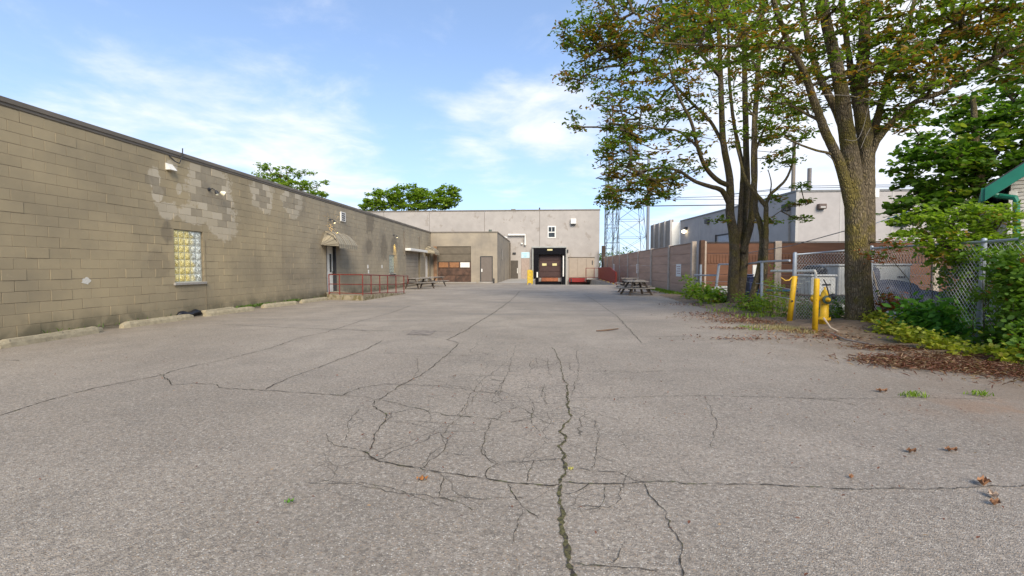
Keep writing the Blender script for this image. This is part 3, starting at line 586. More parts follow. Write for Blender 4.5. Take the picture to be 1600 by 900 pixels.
MB().lathe([(.18, 0), (.18, .25), (.34, .28), (.34, .36), (.1, .45)], (P(788, 362, 48).x, 48, 4.0), 12).build('roof_vent', M_white, an)
MB().lathe([(.06, 0), (.06, .35), (.04, .4)], (-4.02, 37.3, 0), 8).build('door_stop_post', M_dark, an)
# ---------------------------------------------------------------- warehouse with loading docks
WY = 52.0; WT = P(900, 327, WY).z
M_ware = mat('pale_precast', (.38, .34, .30), .85, .07, 1.2, .2, 30, big=.3, spot=((.30, .26, .22), 1.1, .58))
M_ware2 = mat('precast_joint', (.22, .19, .16), .9)
wh = thing('warehouse', 'tall pale precast warehouse with a black loading dock across the end of the yard', 'building', (0, WY, 0))
we = [-30.0, -24, -18.1]+[P(x, 380, WY).x for x in (671, 757, 843, 937)]
for a, b in zip(we, we[1:]): MB().bev((a+.02, WY, -1.15), (b-.02, WY+.2, WT-.12), .02).build('wall_panel', M_ware, wh)
xr = we[-1]
MB().box((-30, WY+.04, -1.15), (xr-.05, WY+.3, WT-.2)).build('joint_backing', M_ware2, wh)
for k in range(5): MB().bev((xr-.22, WY+.22+6*k, -.01), (xr, WY+6.18+6*k, WT-.12), .02).build('side_panel', M_ware, wh)
mb = MB(); mb.box((-30.1, WY-.05, WT-.12), (xr+.04, WY+.3, WT)); mb.box((xr-.3, WY+.3, WT-.12), (xr+.04, WY+30, WT)); mb.build('roof_flashing', M_flash, wh)
MB().box((-30, WY+.3, WT-.5), (xr-.25, WY+30, WT-.4)).build('roof', M_flash, wh)
def on(px0, py0, px1, py1, d0, d1, name, m, par=wh, Y=WY, bev=.02, **k):   # a box on the facade between two photo corners
    a = P(px0, py1, Y); b = P(px1, py0, Y); mb = MB().bev((a.x, Y-d1, a.z), (b.x, Y-d0, b.z), bev)
    return mb.build(name, m, par, **k) if par.parent is None else _sub(mb, name, m, par, **k)
M_blk = mat('black_rubber', (.007, .007, .009), .8, .3, 6, .3, 20, spec=.1); M_ddoor = mat('dark_red_door', (.05, .022, .017), .5, .2, 6, .1)
M_hdr = mat('grey_header', (.32, .32, .29), .6, .1, 5); M_bei = mat('beige_door', (.33, .265, .20), .6, .05, 3); M_redp = mat('red_plate', (.215, .012, .009), .6, .2, 5); M_orp = mat('rusty_orange_plate', (.26, .085, .035), .7, .3, 4)
M_ylw = mat('pale_yellow_label', (.6, .52, .25), .5, .1, 5)
sh = on(834, 388, 883, 398, 0, .7, 'dock_shelter', M_blk, label='black padded dock shelter')
on(834, 398.1, 842, 446, 0, .7, 'side_pad', M_blk, sh); on(877.5, 398.1, 883, 446, 0, .7, 'side_pad', M_blk, sh)
on(831.5, 385.3, 885, 387.8, 0, .75, 'header', M_hdr, sh); on(831.5, 388, 833.7, 446, 0, .62, 'side_frame', M_hdr, sh); on(883.2, 388, 885, 446, 0, .62, 'side_frame', M_hdr, sh)
on(855, 389.5, 863, 392, .7, .71, 'label_plate', M_ylw, sh, bev=.002)
dd = on(842.3, 398.3, 877.2, 433.5, 0, .08, 'dock_door', M_ddoor)
for k in range(4): on(842.8, 399+8.6*k, 876.8, 406.8+8.6*k, .08, .11, 'panel', M_ddoor, dd, bev=.02)
on(847, 411.5, 854, 415.2, .11, .13, 'pane', M_ylw, dd, bev=.004); on(863, 411.5, 870, 415.2, .11, .13, 'pane', M_ylw, dd, bev=.004)
on(846, 434, 872, 439.5, 0, .35, 'dock_leveller', M_orp); on(838.5, 425, 840.7, 433.5, .71, .8, 'dock_guide', M_white); on(878.8, 400, 880.8, 432, .71, .76, 'dock_guide', M_white)
on(842, 439.8, 877, 446, 0, .2, 'dock_bumper', M_blk); on(889.5, 441, 932, 447, 0, .3, 'dock_bumper', mat('dark_dock_pit', (.035, .022, .018), .9))
b2_ = on(888.5, 402.5, 928.5, 434, 0, .06, 'double_door', M_bei, label='wide beige double dock door')
on(889.5, 403.5, 902, 433.3, .06, .09, 'door_leaf', M_bei, b2_); on(902.4, 403.5, 914.5, 433.3, .06, .09, 'door_leaf', M_bei, b2_); on(916, 404, 927.5, 433.3, .06, .1, 'door_leaf', M_bei, b2_); on(924.6, 407, 926, 414, .1, .11, 'pane', M_pane, b2_, bev=.002)
on(887.5, 401.5, 929.5, 402.5, 0, .12, 'door_frame', M_flash)
on(889, 434.3, 915.5, 440.5, 0, .6, 'dock_plate', M_redp); on(891, 435, 893, 440.3, .6, .68, 'rubber_stop', M_dark); on(913, 435, 915, 440.3, .6, .68, 'rubber_stop', M_conc)
wi = on(855.5, 353, 868.5, 372.2, 0, .05, 'window', M_white, label='white framed double hung window'); on(857.2, 354.8, 866.8, 362, .05, .06, 'pane', M_pane, wi, bev=.002); on(857.2, 363.6, 866.8, 370.4, .05, .06, 'pane', M_pane, wi, bev=.002); on(861.6, 354.8, 862.4, 362, .06, .07, 'muntin', M_white, wi, bev=.002)
wp_ = on(891.5, 342, 900, 350, 0, .35, 'wall_light', M_white); on(892, 350, 899.5, 351.5, .02, .33, 'lens', M_dark, wp_); on(885.5, 390, 888, 394.5, 0, .15, 'wall_light', M_dark)
on(801, 394.5, 806, 397.6, 0, .1, 'emergency_light', M_dark)
sg = on(814.5, 394, 827.5, 403, 0, .04, 'sign_board', mat('pale_blue_sign', (.50, .68, .72), .5, .06, 3), bev=.004)
for k in range(3): on(816+1.2*k, 396+2.3*k, 824-.6*k, 396.8+2.3*k, .041, .045, 'sign_lettering', mat('teal_print', (.25, .48, .55), .5), sg, bev=.001)
dk = on(797, 407, 809.5, 436, 0, .06, 'door', mat('dark_brown_door', (.075, .06, .045), .5), label='dark brown door beside the annex'); on(808, 419, 809, 427, .06, .12, 'handle', M_white, dk, bev=.004)
lt_ = on(814.5, 404.3, 827, 435.5, 0, .06, 'door', mat('rosy_door', (.34, .26, .21), .5), label='light pinkish brown door under the blue sign')
mb = MB(); p = [P(794, 367, WY-.2), P(820.5, 367, WY-.2), P(820.5, 383, WY-.2)]
mb.tube(p, .12, 8).build('vent_pipe', M_white, wh); on(814, 379.5, 817, 382, 0, .2, 'gas_fitting', M_white)
for px, w_, h_, nm in ((802, 7, 3, 'roof_unit'), (843, 2, 5, 'roof_vent')):
    a = P(px, 327, WY+1); MB().bev((a.x-w_/28, WY+1, WT-.45), (a.x+w_/28, WY+1.8, WT+h_/14), .03).build(nm, M_flash if nm == 'roof_unit' else M_dark, wh)
# yellow guard, platform rail, red picket guard
yg = thing('yellow_guard', 'yellow painted steel edge guard left of the black dock', 'guard rail', tuple(G(828, 443.5)))
q = G(827, 444.5); Yq = q.y
M_yel = mat('yellow_paint', (.60, .40, .03), .55, .12, 12, .2, 30, spot=((.25, .15, .04), 26, .66))
a, b = P(824.5, 422, Yq), P(831, 443, Yq)
MB().tube([(a.x, Yq, 0), (a.x, Yq, a.z)], .035, 8).build('post', M_yel, yg); MB().tube([(b.x, Yq, 0), (b.x, Yq, a.z-.05)], .035, 8).build('post', M_yel, yg); MB().tube([(b.x, Yq+2.2, 0), (b.x, Yq+2.2, a.z-.05)], .035, 8).build('post', M_yel, yg)
for k in range(4): MB().bev((a.x, Yq-.02, .10+.25*k), (b.x, Yq+.02, .335+.25*k), .012).build('plate', M_yel, yg)
for z in (.5, a.z-.06): MB().tube([(b.x, Yq, z), (b.x, Yq+2.2, z)], .03, 7).build('rail', M_yel, yg)
pr = thing('dock_stair_rail', 'thin pink red pipe rail on the small dock landing by the beige door', 'railing', tuple(P(922, 440, 50)))
for px in (915.5, 928.5): MB().tube([P(px, 441, 50.5), P(px, 418.5, 50.5)], .035, 6).build('post', M_red, pr)
for py in (419, 433.5): MB().tube([P(915.5, py, 50.5), P(936, py, 50.5)], .035, 6).build('rail', M_red, pr)
MB().bev(tuple(P(915.5, 440, 51.2))[:1]+(50.3, P(915.5, 436.5, 51.2).z), tuple(P(934, 436, 51.2))[:1]+(51.9, P(934, 434.2, 51.2).z)).build('landing', M_conc, pr)
rg = thing('picket_guard', 'solid red picket guard sloping down beside the loading bay ramp', 'guard rail', (5.5, 42, 0))
n = 96
for k in range(n):
    y = 34.2+(50.2-34.2)*k/(n-1); zt = .95+.33*min(1, (y-34.2)/4.0); x = PKX[0]+(PKX[1]-PKX[0])*(y-34.2)/16
    MB().bev((x-.02, y-.068, .16 if k % 3 else .1), (x+.02, y+.068, zt), .006).build('picket', M_redp, rg)
mb = MB(); 
for z, e_ in ((.3, 0), (.9, 0)): mb.tube([(PKX[0]+.04, 34.1, z), (PKX[1]+.04, 50.2, z)], .03, 6)
mb.build('rail', M_red, rg)
for k in range(9): y = 34.1+2.0*k; x = PKX[0]+.05+(PKX[1]-PKX[0])*(y-34.2)/16; MB().tube([(x, y, 0), (x, y, .95)], .045, 6).build('post', M_yel if k % 2 else M_red, rg)
# ---------------------------------------------------------------- precast plank fence on the right
FX = 6.5
M_plank = mat('pink_precast_plank', (.46, .29, .20), .85, .10, 2.2, .35, 25, stretch=(1, .35, 2.5), big=.25)
M_plank2 = mat('rust_red_plank', (.165, .078, .046), .85, .18, 2.5, .35, 25, stretch=(.35, 1, 2.5), big=.35)
M_post = mat('fence_post_concrete', (.44, .36, .29), .9, .12, 6, .4, 40)
FH = 2.36
pf1 = thing('precast_fence', 'pinkish precast plank fence with pale posts running back beside the picnic tables', 'fence', (FX, 35, 0))
py_ = [20.9, 24.7, 28.7, 32.6, 36.6, 40.5, 44.4, 48.4, 51.0]
for k, y in enumerate(py_):
    MB().bev((FX-.10, y-.11, -.05), (FX+.10, y+.11, FH+.03), .015).build('post', M_post, pf1)
    if k < len(py_)-1:
        y1 = py_[k+1]
        for r_ in range(5):
            z0 = .02+r_*.462; MB().bev((FX-.03+rnd.uniform(-.006, .006), y+.10, z0), (FX+.05, y1-.10, z0+.456), .018).build('plank', M_plank, pf1)
mb = MB(); mb.box((FX-.06, py_[0]+.1, FH-.03), (FX+.07, py_[-1], FH)); mb.build('coping', M_post, pf1)
M_sgn = mat('white_sign', (.74, .74, .70), .5, .05, 5); M_ink = mat('grey_print', (.30, .12, .11), .6)
SG = ['white notice on the pink fence nearest the gap', 'small white notice on the pink fence behind the picnic tables', 'farthest small white notice on the pink fence near the red pickets']
for i, (px0, px1, py0, py1) in enumerate(((1056.5, 1064, 412.5, 432), (994.5, 998, 412.5, 427), (957.5, 960, 412.5, 423))):
    def fw(px, py):
        d = ray(px, py); k = (FX-.05)/d.x; return d.y*k, H+d.z*k
    ya, zt = fw(px1, py0); yb, _ = fw(px0, py0); _, zb = fw((px0+px1)/2, py1)
    sgo = MB().bev((FX-.052, ya, zb), (FX-.04, yb, zt), .003).build('notice_sign', M_sgn); tag(sgo, SG[i], 'sign')
    for q in range(4): z = zt-(zt-zb)*(.2+.18*q); _sub(MB().box((FX-.0545, ya+.12*(yb-ya), z-.018), (FX-.0525, yb-(.12+.1*(q % 2))*(yb-ya), z+.012)), 'lettering', M_ink, sgo)
pf2 = thing('cross_fence', 'rust red precast plank fence with ribbed panels crossing behind the tree trunks', 'fence', (12, 21, 0))
xs = [6.95, 10.12, 13.35, 16.6, 19.9, 23.1, 26.4]; YF = 21.1
for k, x in enumerate(xs):
    MB().bev((x-.14, YF-.10, -.05), (x+.14, YF+.10, FH+.04), .015).build('post', M_post, pf2)
    if k < len(xs)-1:
        for r_ in range(5):
            z0 = .02+r_*.462; a, b = x+.13, xs[k+1]-.13; mb = MB().bev((a, YF-.02+rnd.uniform(-.006, .006), z0), (b, YF+.05, z0+.456), .018)
            if r_ == 3:
                for q in range(22): u = a+.12+(b-a-.24)*q/21; mb.box((u-.035, YF-.045, z0+.05), (u+.035, YF-.015, z0+.41))
            mb.build('plank', M_plank2, pf2)
MB().box((6.9, YF-.06, FH-.02), (26.5, YF+.08, FH+.015)).build('coping', mat('dark_coping', (.06, .045, .035), .9), pf2)
MB().bev((6.62, 20.35, 0), (6.80, 20.55, FH+.05), .01).build('end_post', mat('dark_timber', (.10, .055, .035), .9, .2, 5), pf2)
# ---------------------------------------------------------------- grey building beyond
M_grey = mat('pinkish_grey_precast', (.395, .36, .34), .85, .07, 1.5, .35, 18, big=.12); M_greyL = mat('pale_joint_strip', (.42, .39, .36), .8, .05, 4)
M_gfl = mat('grey_flashing', (.16, .155, .15), .5)
gb = thing('grey_building', 'tall pinkish grey precast building standing beyond the plank fence', 'building', (17, 32, 0))
Cn = P(1245, 297, 32); GT = Cn.z; Fn = P(1063, 343, 51.6); Fn = Vector((Fn.x, 51.6, 0)); Ck = Vector((Cn.x, 32, 0))
def wallseg(a, b, z0, z1, th, name, m, par, out=0.0, bev=.01):
    d = (b-a); L = d.length; ang = math.atan2(d.y, d.x); M = Matrix.Translation((a.x, a.y, 0)) @ Matrix.Rotation(ang, 4, 'Z')
    return MB().bev((0.01, -out, z0), (L-.01, th, z1), bev, M).build(name, m, par) if par.parent is None else _sub(MB().bev((0.01, -out, z0), (L-.01, th, z1), bev, M), name, m, par)
fx = [Cn.x]+[P(x, 350, 32).x for x in (1313, 1394)]+[30.5, 37]
for a, b in zip(fx, fx[1:]): wallseg(Vector((a, 32, 0)), Vector((b, 32, 0)), 0, GT-.14, .3, 'wall_panel', M_grey, gb)
for x in fx[1:-1]: MB().box((x-.06, 31.985, 0), (x+.06, 32.02, GT-.14)).build('joint_strip', M_greyL, gb)
for k in range(4): a = Fn.lerp(Ck, k/4); b = Fn.lerp(Ck, (k+1)/4); wallseg(a, b, 0, GT-.14, .3, 'wall_panel', M_grey, gb)
for k in (1, 2, 3): a = Fn.lerp(Ck, k/4); d = (Ck-Fn).normalized()*.06; wallseg(a-d, a+d, 0, GT-.14, .05, 'joint_strip', M_greyL, gb, out=.02)
wallseg(Fn, Ck, GT-.14, GT, .4, 'roof_flashing', M_gfl, gb, out=.04); wallseg(Ck, Vector((37, 32, 0)), GT-.14, GT+.001, .4, 'roof_flashing', M_gfl, gb, out=.04)
mb = MB(); mb.add([(Ck.x+.3, 32.2, GT-.3), (37, 32.2, GT-.3), (37, 51.6, GT-.3), (Fn.x+.3, 51.6, GT-.3)], [(0, 1, 2, 3)]); mb.build('roof', M_gfl, gb)
MB().box((Cn.x-.05, 31.95, 0), (Cn.x+.12, 32.03, GT-.14)).build('corner_strip', M_greyL, gb)
a = P(1049.5, 343, 51.8); b = P(1016.5, 352.5, 59); RA = Vector((b.x, 59, 0)); RB = Vector((a.x, 51.7, 0)); rb = a.z
M_rib = mat('tan_ribbed_cladding', (.34, .285, .235), .8, .08, 3)
for k in range(4): p, q = RA.lerp(RB, k/4), RA.lerp(RB, (k+1)/4); wallseg(p, q, 0, rb, .2, 'cladding_panel', M_rib, gb); wallseg(q-(RB-RA).normalized()*.25, q, 0, rb, .1, 'pilaster', M_greyL, gb, out=.18)
wallseg(RB, Fn, 0, P(1060, 347, 51.6).z, .15, 'lit_white_return', M_white, gb, out=.02)  # white return panel; the brightness of its lit face is put into the colour
def gface(px, py):                       # point on the receding face of the grey building
    d = ray(px, py); n = Vector((-(Ck-Fn).y, (Ck-Fn).x, 0)); k = (Ck-Vector((0, 0, H))).dot(n)/d.dot(n); return Vector((0, 0, H))+d*k
fdir = (Ck-Fn).normalized(); nrm = Vector((fdir.y, -fdir.x, 0)); nrm = nrm if nrm.x < 0 else -nrm
def gbox(px, py, w, h, dp, name, m, label=None):
    c = gface(px, py); M = Matrix.Translation(c) @ Matrix.Rotation(math.atan2(fdir.y, fdir.x), 4, 'Z')
    return MB().bev((-w/2, -dp, -h/2), (w/2, .02, h/2), .02, M).build(name, m, gb, **({'label': label} if label else {}))
o = gbox(1073, 357, .45, .3, .25, 'wall_light', M_dark, 'lit wall light glowing near the far end'); c = gface(1073, 359); _sub(MB().lathe([(.05, 0), (.22, -.1), (.2, -.3), (.05, -.36)], tuple(c+nrm*.3-Vector((0, 0, .0))), 10), 'bulb', emit('warm_bulb', (1, .85, .55), 3.5), o)
gbox(1107, 346, .5, .4, .3, 'wall_light', M_dark); gbox(1232, 324.5, .5, .45, .35, 'wall_light', M_dark)
gd = gbox(1134, 379, 2.6, 1.3, .06, 'high_door', mat('bluish_pale_door', (.38, .40, .44), .5), 'pale blue grey roller door top showing over the fence'); 
c1 = gface(1120, 366); gbox(1119, 379, .12, 1.4, .1, 'door_frame', M_dark); gbox(1133, 366.3, 2.9, .12, .1, 'door_frame', M_dark); MB().tube([gface(1241-6, 330)+nrm*.1, gface(1241-6, 385)+nrm*.1], .05, 6).build('conduit', M_gfl, gb)
o = on(1276, 319, 1288, 327, 0, .3, 'wall_light', mat('brown_fixture', (.11, .075, .06), .5), gb, Y=32); on(1278, 323, 1286, 326, .3, .32, 'lens', M_greyL, o, Y=32)
on(1360, 297, 1368.5, 310, 0, .35, 'scupper_box', M_white, gb, Y=32); on(1360, 310, 1362.5, 384, 0, .15, 'downpipe', M_white, gb, Y=32)
o = on(1397, 344, 1419, 350, 0, .4, 'canopy_light', mat('pale_green_light', (.50, .55, .48), .5), gb, Y=32); on(1398, 350, 1417, 354, .0, .1, 'lens', M_dark, o, Y=32)
MB().lathe([(.14, 0), (.14, P(1265, 263, 36).z-GT+.5)], (P(1265, 263, 36).x, 36, GT-.5), 10).build('flue', mat('grey_flue', (.16, .14, .13), .5), gb)
# ---------------------------------------------------------------- poles, pylons, wires
M_galv = mat('galvanised_steel', (.20, .21, .23), .6, .15, 8); M_pylon = mat('pylon_steel', (.085, .088, .095), .8, spec=.15)
pole = MB().tube([(0, 0, 0), (0, 0, P(1013, 240, 72).z)], [.26, .2], 10)
o = pole.build('steel_pole', M_galv); o.location = (P(1013, 300, 72).x, 72, 0); tag(o, 'tall grey steel utility pole rising just left of the grey building', 'pole')
o = MB().tube([(0, 0, 0), (0, 0, P(1239, 215, 60).z)], [.3, .2], 10).build('wooden_pole', mat('weathered_wood_pole', (.20, .165, .13), .9)); o.location = (P(1239, 300, 60).x, 60, 0); tag(o, 'brownish pole standing behind the corner of the grey building', 'pole')
def pylon(px, Y, ztop, w0, w1, label, arms=()):
    x = P(px, 400, Y).x; th = thing('pylon', label, 'pylon', (x, Y, 0), 'lattice power pylons beyond the yard'); n = 9; mb = MB(); br = MB()
    zz = [ztop*(1-(1-k/n)**1.25) for k in range(n+1)]
    cs = []
    for k in range(n+1): w = w0+(w1-w0)*zz[k]/ztop; cs.append([Vector((x+sx*w/2, Y+sy*w/2, zz[k])) for sx, sy in ((-1, -1), (1, -1), (1, 1), (-1, 1))])
    for c in range(4): mb.tube([cs[k][c] for k in range(n+1)], .055, 4)
    for k in range(n):
        for c in range(4):
            d = (c+1) % 4; br.tube([cs[k][c], cs[k+1][d]], .028, 3); br.tube([cs[k][d], cs[k+1][c]], .028, 3); br.tube([cs[k+1][c], cs[k+1][d]], .04, 3)
    mb.build('leg_frame', M_pylon, th); br.build('lattice', M_pylon, th)
    for z, L in arms: MB().tube([(x-L, Y, z), (x+L, Y, z)], .1, 4).tube([(x-L, Y, z), (x, Y, z+1.2), (x+L, Y, z)], .07, 4).build('crossarm', M_pylon, th)
pylon(951, 112, 42, 2.0, 1.2, 'tall slender lattice pylon just right of the warehouse corner', ((34, 4), (39, 3)))
pylon(956, 100, 24, 3.0, 1.4, 'shorter lattice pylon in front of the slender one by the warehouse corner', ((20, 3.5),))
pylon(983, 92, 26, 6.4, 2.0, 'wide lattice pylon left of the steel pole', ((17, 5.5), (22, 5)))
o = MB().tube([P(945, 312, 92), P(1240, 304, 92)], .05, 4).tube([P(1005, 322, 90), P(1160, 320, 90)], .09, 4).tube([P(1005, 311, 90), P(1160, 312, 90)], .04, 4).build('power_line', M_pylon); tag(o, 'dark horizontal power lines strung between the pylons and poles', 'wires')
mb = MB()
for py in (289, 292): mb.tube([P(1130, 305, 40), P(1246, py+2, 34), P(1380, py, 32.5), P(1470, py, 32.5)], .02, 4)
o = mb.build('barbed_wire', M_pylon); tag(o, 'thin strands of wire along the roof edge of the grey building', 'wires')
# ---------------------------------------------------------------- chain link fence
cf = thing('chain_link_fence', 'galvanised chain link fence with pipe rail around the junk behind the big tree', 'fence', (6.9, 9, 0))
M_gpost = mat('painted_galvanised_post', (.36, .39, .43), .45, .1, 10, .1, 30, metal=.35, spot=((.16, .15, .14), 18, .66)); M_wire = mat('chain_wire', (.46, .46, .46), .5, .1, 10, metal=.2)
Q = [Vector((5.56, 10.8, 0)), P(1362, 388, 10.45), Vector((6.66, 7.62, 0)), Vector((6.42, 5.8, 0)), Vector((6.1, 4.0, 0))]; QZ = [P(1240, 398, 10.8).z, Q[1].z, P(1536, 378, 7.62).z, P(1600, 372, 6.75).z, P(1600, 372, 6.75).z]; QG = [.02, .2, .04, .03, .03]
for i, q in enumerate(Q):
    lean = .0; top = Vector((q.x+(.03 if i == 2 else 0), q.y, QZ[i]+.03))
    MB().tube([(q.x, q.y, -.02), top, top+Vector((0, 0, .015)), top+Vector((0, 0, .03))], [.043 if i == 0 else .036]*2+[.038, .012], 12).build('post', M_gpost, cf, smooth=True)
for (a, b, za, zb, ga, gb_) in [(Q[i], Q[i+1], QZ[i], QZ[i+1], QG[i], QG[i+1]) for i in range(len(Q)-1)]:
    MB().tube([(a.x, a.y, za), (b.x, b.y, zb)], .02, 8).build('top_rail', M_gpost, cf)
    L = (b-a).length; mb = MB(); st = .085; hh = 1.58; d = (b-a)/L
    nn = Vector((-d.y, d.x, 0))*.004
    for s_ in (1, -1):
        k = -int(hh/st)-1
        while k*st < L+hh:
            u0 = k*st; u1 = u0+s_*hh; z0, z1 = 0, 1
            if s_ < 0: u0, u1 = u0, u0-hh
            t0, t1 = 0.0, 1.0
            def clip(u0, u1, t0, t1):
                if u1 == u0: return None
                ts = sorted(((0-u0)/(u1-u0), (L-u0)/(u1-u0))); a_, b_ = max(t0, ts[0]), min(t1, ts[1]); return (a_, b_) if b_-a_ > .01 else None
            c_ = clip(u0, u1, 0, 1)
            if c_:
                pts = []
                for tt in c_:
                    u = u0+(u1-u0)*tt; f = u/L; zl = ga+(gb_-ga)*f; zh = za+(zb-za)*f; p = a+d*u+nn*s_; pts.append((p.x, p.y, zl+(zh-zl)*tt))
                mb.tube(pts, .0027, 3, cap=False)
            k += 1
    mb.build('chain_link_mesh', M_wire, cf, kind='stuff')
# low barrier between wall corner and gate post
lf = thing('pipe_barrier', 'low galvanised pipe barrier with a leaning post by the plank fence corner', 'barrier', (6.3, 15, 0))
c0 = Vector((6.62, 20.3, 0)); c1 = Vector((6.98, 18.6, 0)); c2 = Vector((6.05, 13.0, 0))
MB().tube([c0, c0+Vector((0, 0, 1.38))], .05, 8).build('post', M_gpost, lf); q0 = P(1117, 466, 18.6); q1 = P(1123.5, 413, 18.6); MB().tube([q0, q1], .05, 8).build('post', M_gpost, lf)
q2 = P(1190, 488, 13); q3 = P(1190.5, 410, 13); MB().tube([(q2.x, 13, 0), q3], .04, 8).build('post', M_gpost, lf)
MB().tube([P(1085, 430, 20.3), P(1121, 430.5, 18.6)], .03, 7).build('rail', M_gpost, lf); MB().tube([q1, P(1165, 413, 15.8), P(1190, 409, 13)], .028, 7).build('rail', M_gpost, lf); MB().tube([P(1190, 409, 13), P(1234, 407, 10.4)], .024, 7).build('rail', M_gpost, lf)
for py in (440, 455): MB().tube([P(1085, py, 20.2), P(1120, py, 18.6), P(1165, py, 15.5), P(1190, py+4, 13), P(1235, py+12, 10.3)], .006, 4).build('wire', M_wire, lf)
o = MB().tube([P(1205, 423.5, 13.5), P(1262, 423.5, 11.5), P(1273, 423, 11.3), P(1274.5, 426, 11.3), P(1274.5, 520, 11.3)], .032, 8).build('white_pipe', M_white); tag(o, 'long white plastic pipe running level behind the hydrant to an elbow', 'pipe')
o = MB().tube([P(1150, 398, 19), P(1236, 398-14, 15), P(1330, 358, 12)], .012, 5).build('slack_cable', M_galv); tag(o, 'slack pale cable rising from the thin trunk toward the big tree', 'cable')
o = MB().tube([P(1365, 350, 13), P(1420, 330, 12.6)], .008, 5).tube([P(1165, 453.5, 17), P(1290, 455, 14)], .035, 7).build('blue_pipe', mat('blue_pipe_paint', (.10, .22, .34), .5, .2, 8)); tag(o, 'faded blue pipe lying level behind the gate post', 'pipe')
# ---------------------------------------------------------------- yellow bollards and hydrant
M_yel2 = mat('chipped_yellow_paint', (.62, .36, .012), .5, .14, 9, .35, 30, spot=((.12, .06, .02), 16, .62))
b0 = G(1233, 507); bt = P(1241.5, 432, b0.y); bo = thing('yellow_bollard', 'leaning yellow bollard sleeve around the grey fence post left of the hydrant', 'bollard', (b0.x, b0.y, 0), 'yellow steel bollards')
MB().tube([(b0.x, b0.y, 0), bt, bt+Vector((0, 0, .01))], [.057, .055, .04], 16).build('sleeve', M_yel2, bo, smooth=True)
MB().lathe([(.022, 0), (.022, .012)], (b0.x+.02, b0.y-.056, .52), 8, (0, -1, 0)).build('drain_hole', M_dark, bo)
MB().tube([bt+Vector((-.06, 0, -.02)), bt+Vector((-.12, -.02, -.08)), bt+Vector((-.2, -.02, -.09)), bt+Vector((-.29, 0, -.02))], [.012, .014, .014, .008], 6).build('hook', M_yel2, bo)
q = G(1273, 521); bo = thing('yellow_bollard', 'upright yellow bollard standing in front of the hydrant', 'bollard', (q.x, q.y, 0), 'yellow steel bollards'); z = P(1274, 435, q.y).z
MB().tube([(q.x, q.y, 0), (q.x+.01, q.y, z-.03), (q.x+.01, q.y, z-.008), (q.x+.01, q.y, z)], [.049, .049, .044, .02], 18).build('sleeve', M_yel2, bo, smooth=True)
q = G(1287, 516); hd = thing('fire_hydrant', 'yellow fire hydrant with dark chained outlet beside the upright bollard', 'fire hydrant', (q.x, q.y, 0)); x, y = q.x, q.y
MB().lathe([(.085, 0), (.085, .2), (.115, .21), (.115, .245), (.078, .25), (.074, .60), (.088, .63), (.088, .66), (.076, .67), (.066, .74), (.045, .79), (.022, .81), (.018, .86), (.012, .865)], (x, y, 0), 22).build('barrel', M_yel2, hd, smooth=True)
for a in range(8): c = (x+.1*math.cos(a*.785+.3), y+.1*math.sin(a*.785+.3), .248); MB().lathe([(.012, -.05), (.012, .02)], c, 6).build('bolt', M_yel2, hd)
MB().lathe([(.055, .05), (.055, .13), (.075, .135), (.075, .18), (.03, .185), (.03, .23)], (x-.09, y-.02, .64), 14, (-1, -.35, 0)).build('outlet', M_yel2, hd, smooth=True)
ou = MB().lathe([(.056, .03), (.056, .13), (.045, .135), (.045, .16), (.02, .165), (.02, .20)], (x+.0, y, .62), 16, (-.12, -1, 0)).build('outlet', M_yel2, hd, smooth=True)
_sub(MB().lathe([(.06, .09), (.084, .095), (.084, .13), (.06, .135)], (x+.0, y, .62), 18, (-.12, -1, 0)), 'ring', mat('dark_green_ring', (.03, .055, .04), .5), ou)
MB().lathe([(.05, .05), (.05, .13), (.06, .135), (.06, .17), (.02, .2)], (x+.0, y, .66), 12, (1, -.1, .12)).build('outlet', M_dark, hd, smooth=True)
MB().tube([(x+.02, y-.12, .62), (x+.0, y-.14, .72), (x-.05, y-.12, .93), (x-.09, y-.1, 1.02)], .012, 5).build('chain', M_dark, hd)
# ---------------------------------------------------------------- junk behind the fence
M_navy = mat('navy_tarp', (.028, .032, .06), .55, .4, 6, .7, 12); M_box = mat('dirty_white_plastic', (.50, .50, .48), .5, .12, 4, .2, 20, spot=((.25, .24, .22), 5, .62))
def placed(px, py0, py1, Y): return P(px, py0, Y), P(px, py1, Y)
def crate(px0, py0, px1, py1, Y, dep, name, label, m, lid=True):
    a = P(px0, py1, Y); b = P(px1, py0, Y); th = thing(name, label, name.split('_')[-1], (a.x, Y, a.z)); MB().bev((a.x, Y, a.z), (b.x, Y+dep, b.z-.06), .03).build('body', m, th)
    MB().bev((a.x-.03, Y-.03, b.z-.055), (b.x+.03, Y+dep+.03, b.z), .025).build('lid', m, th); MB().bev((b.x-.35, Y-.03, (a.z+b.z)/2), (b.x-.14, Y-.005, (a.z+b.z)/2+.035), .008).build('latch', M_dark, th)
    for x_ in (a.x+.08, b.x-.14): MB().bev((x_, Y-.012, a.z+.04), (x_+.06, Y-.002, b.z-.09), .005).build('rib', m, th)
    return th
crate(1309, 413, 1345, 462, 13.6, 1.0, 'tall_cabinet', 'tall pale grey plastic cabinet partly hidden by the big trunk', M_box)
crate(1268, 429, 1307, 462, 12.6, .7, 'storage_bin', 'dirty white storage bin heaped with black bags behind the hydrant', M_box)
crate(1366, 412, 1424, 455, 13.2, 1.2, 'storage_cabinet', 'pale storage cabinet with dark latch right of the big trunk', M_box)
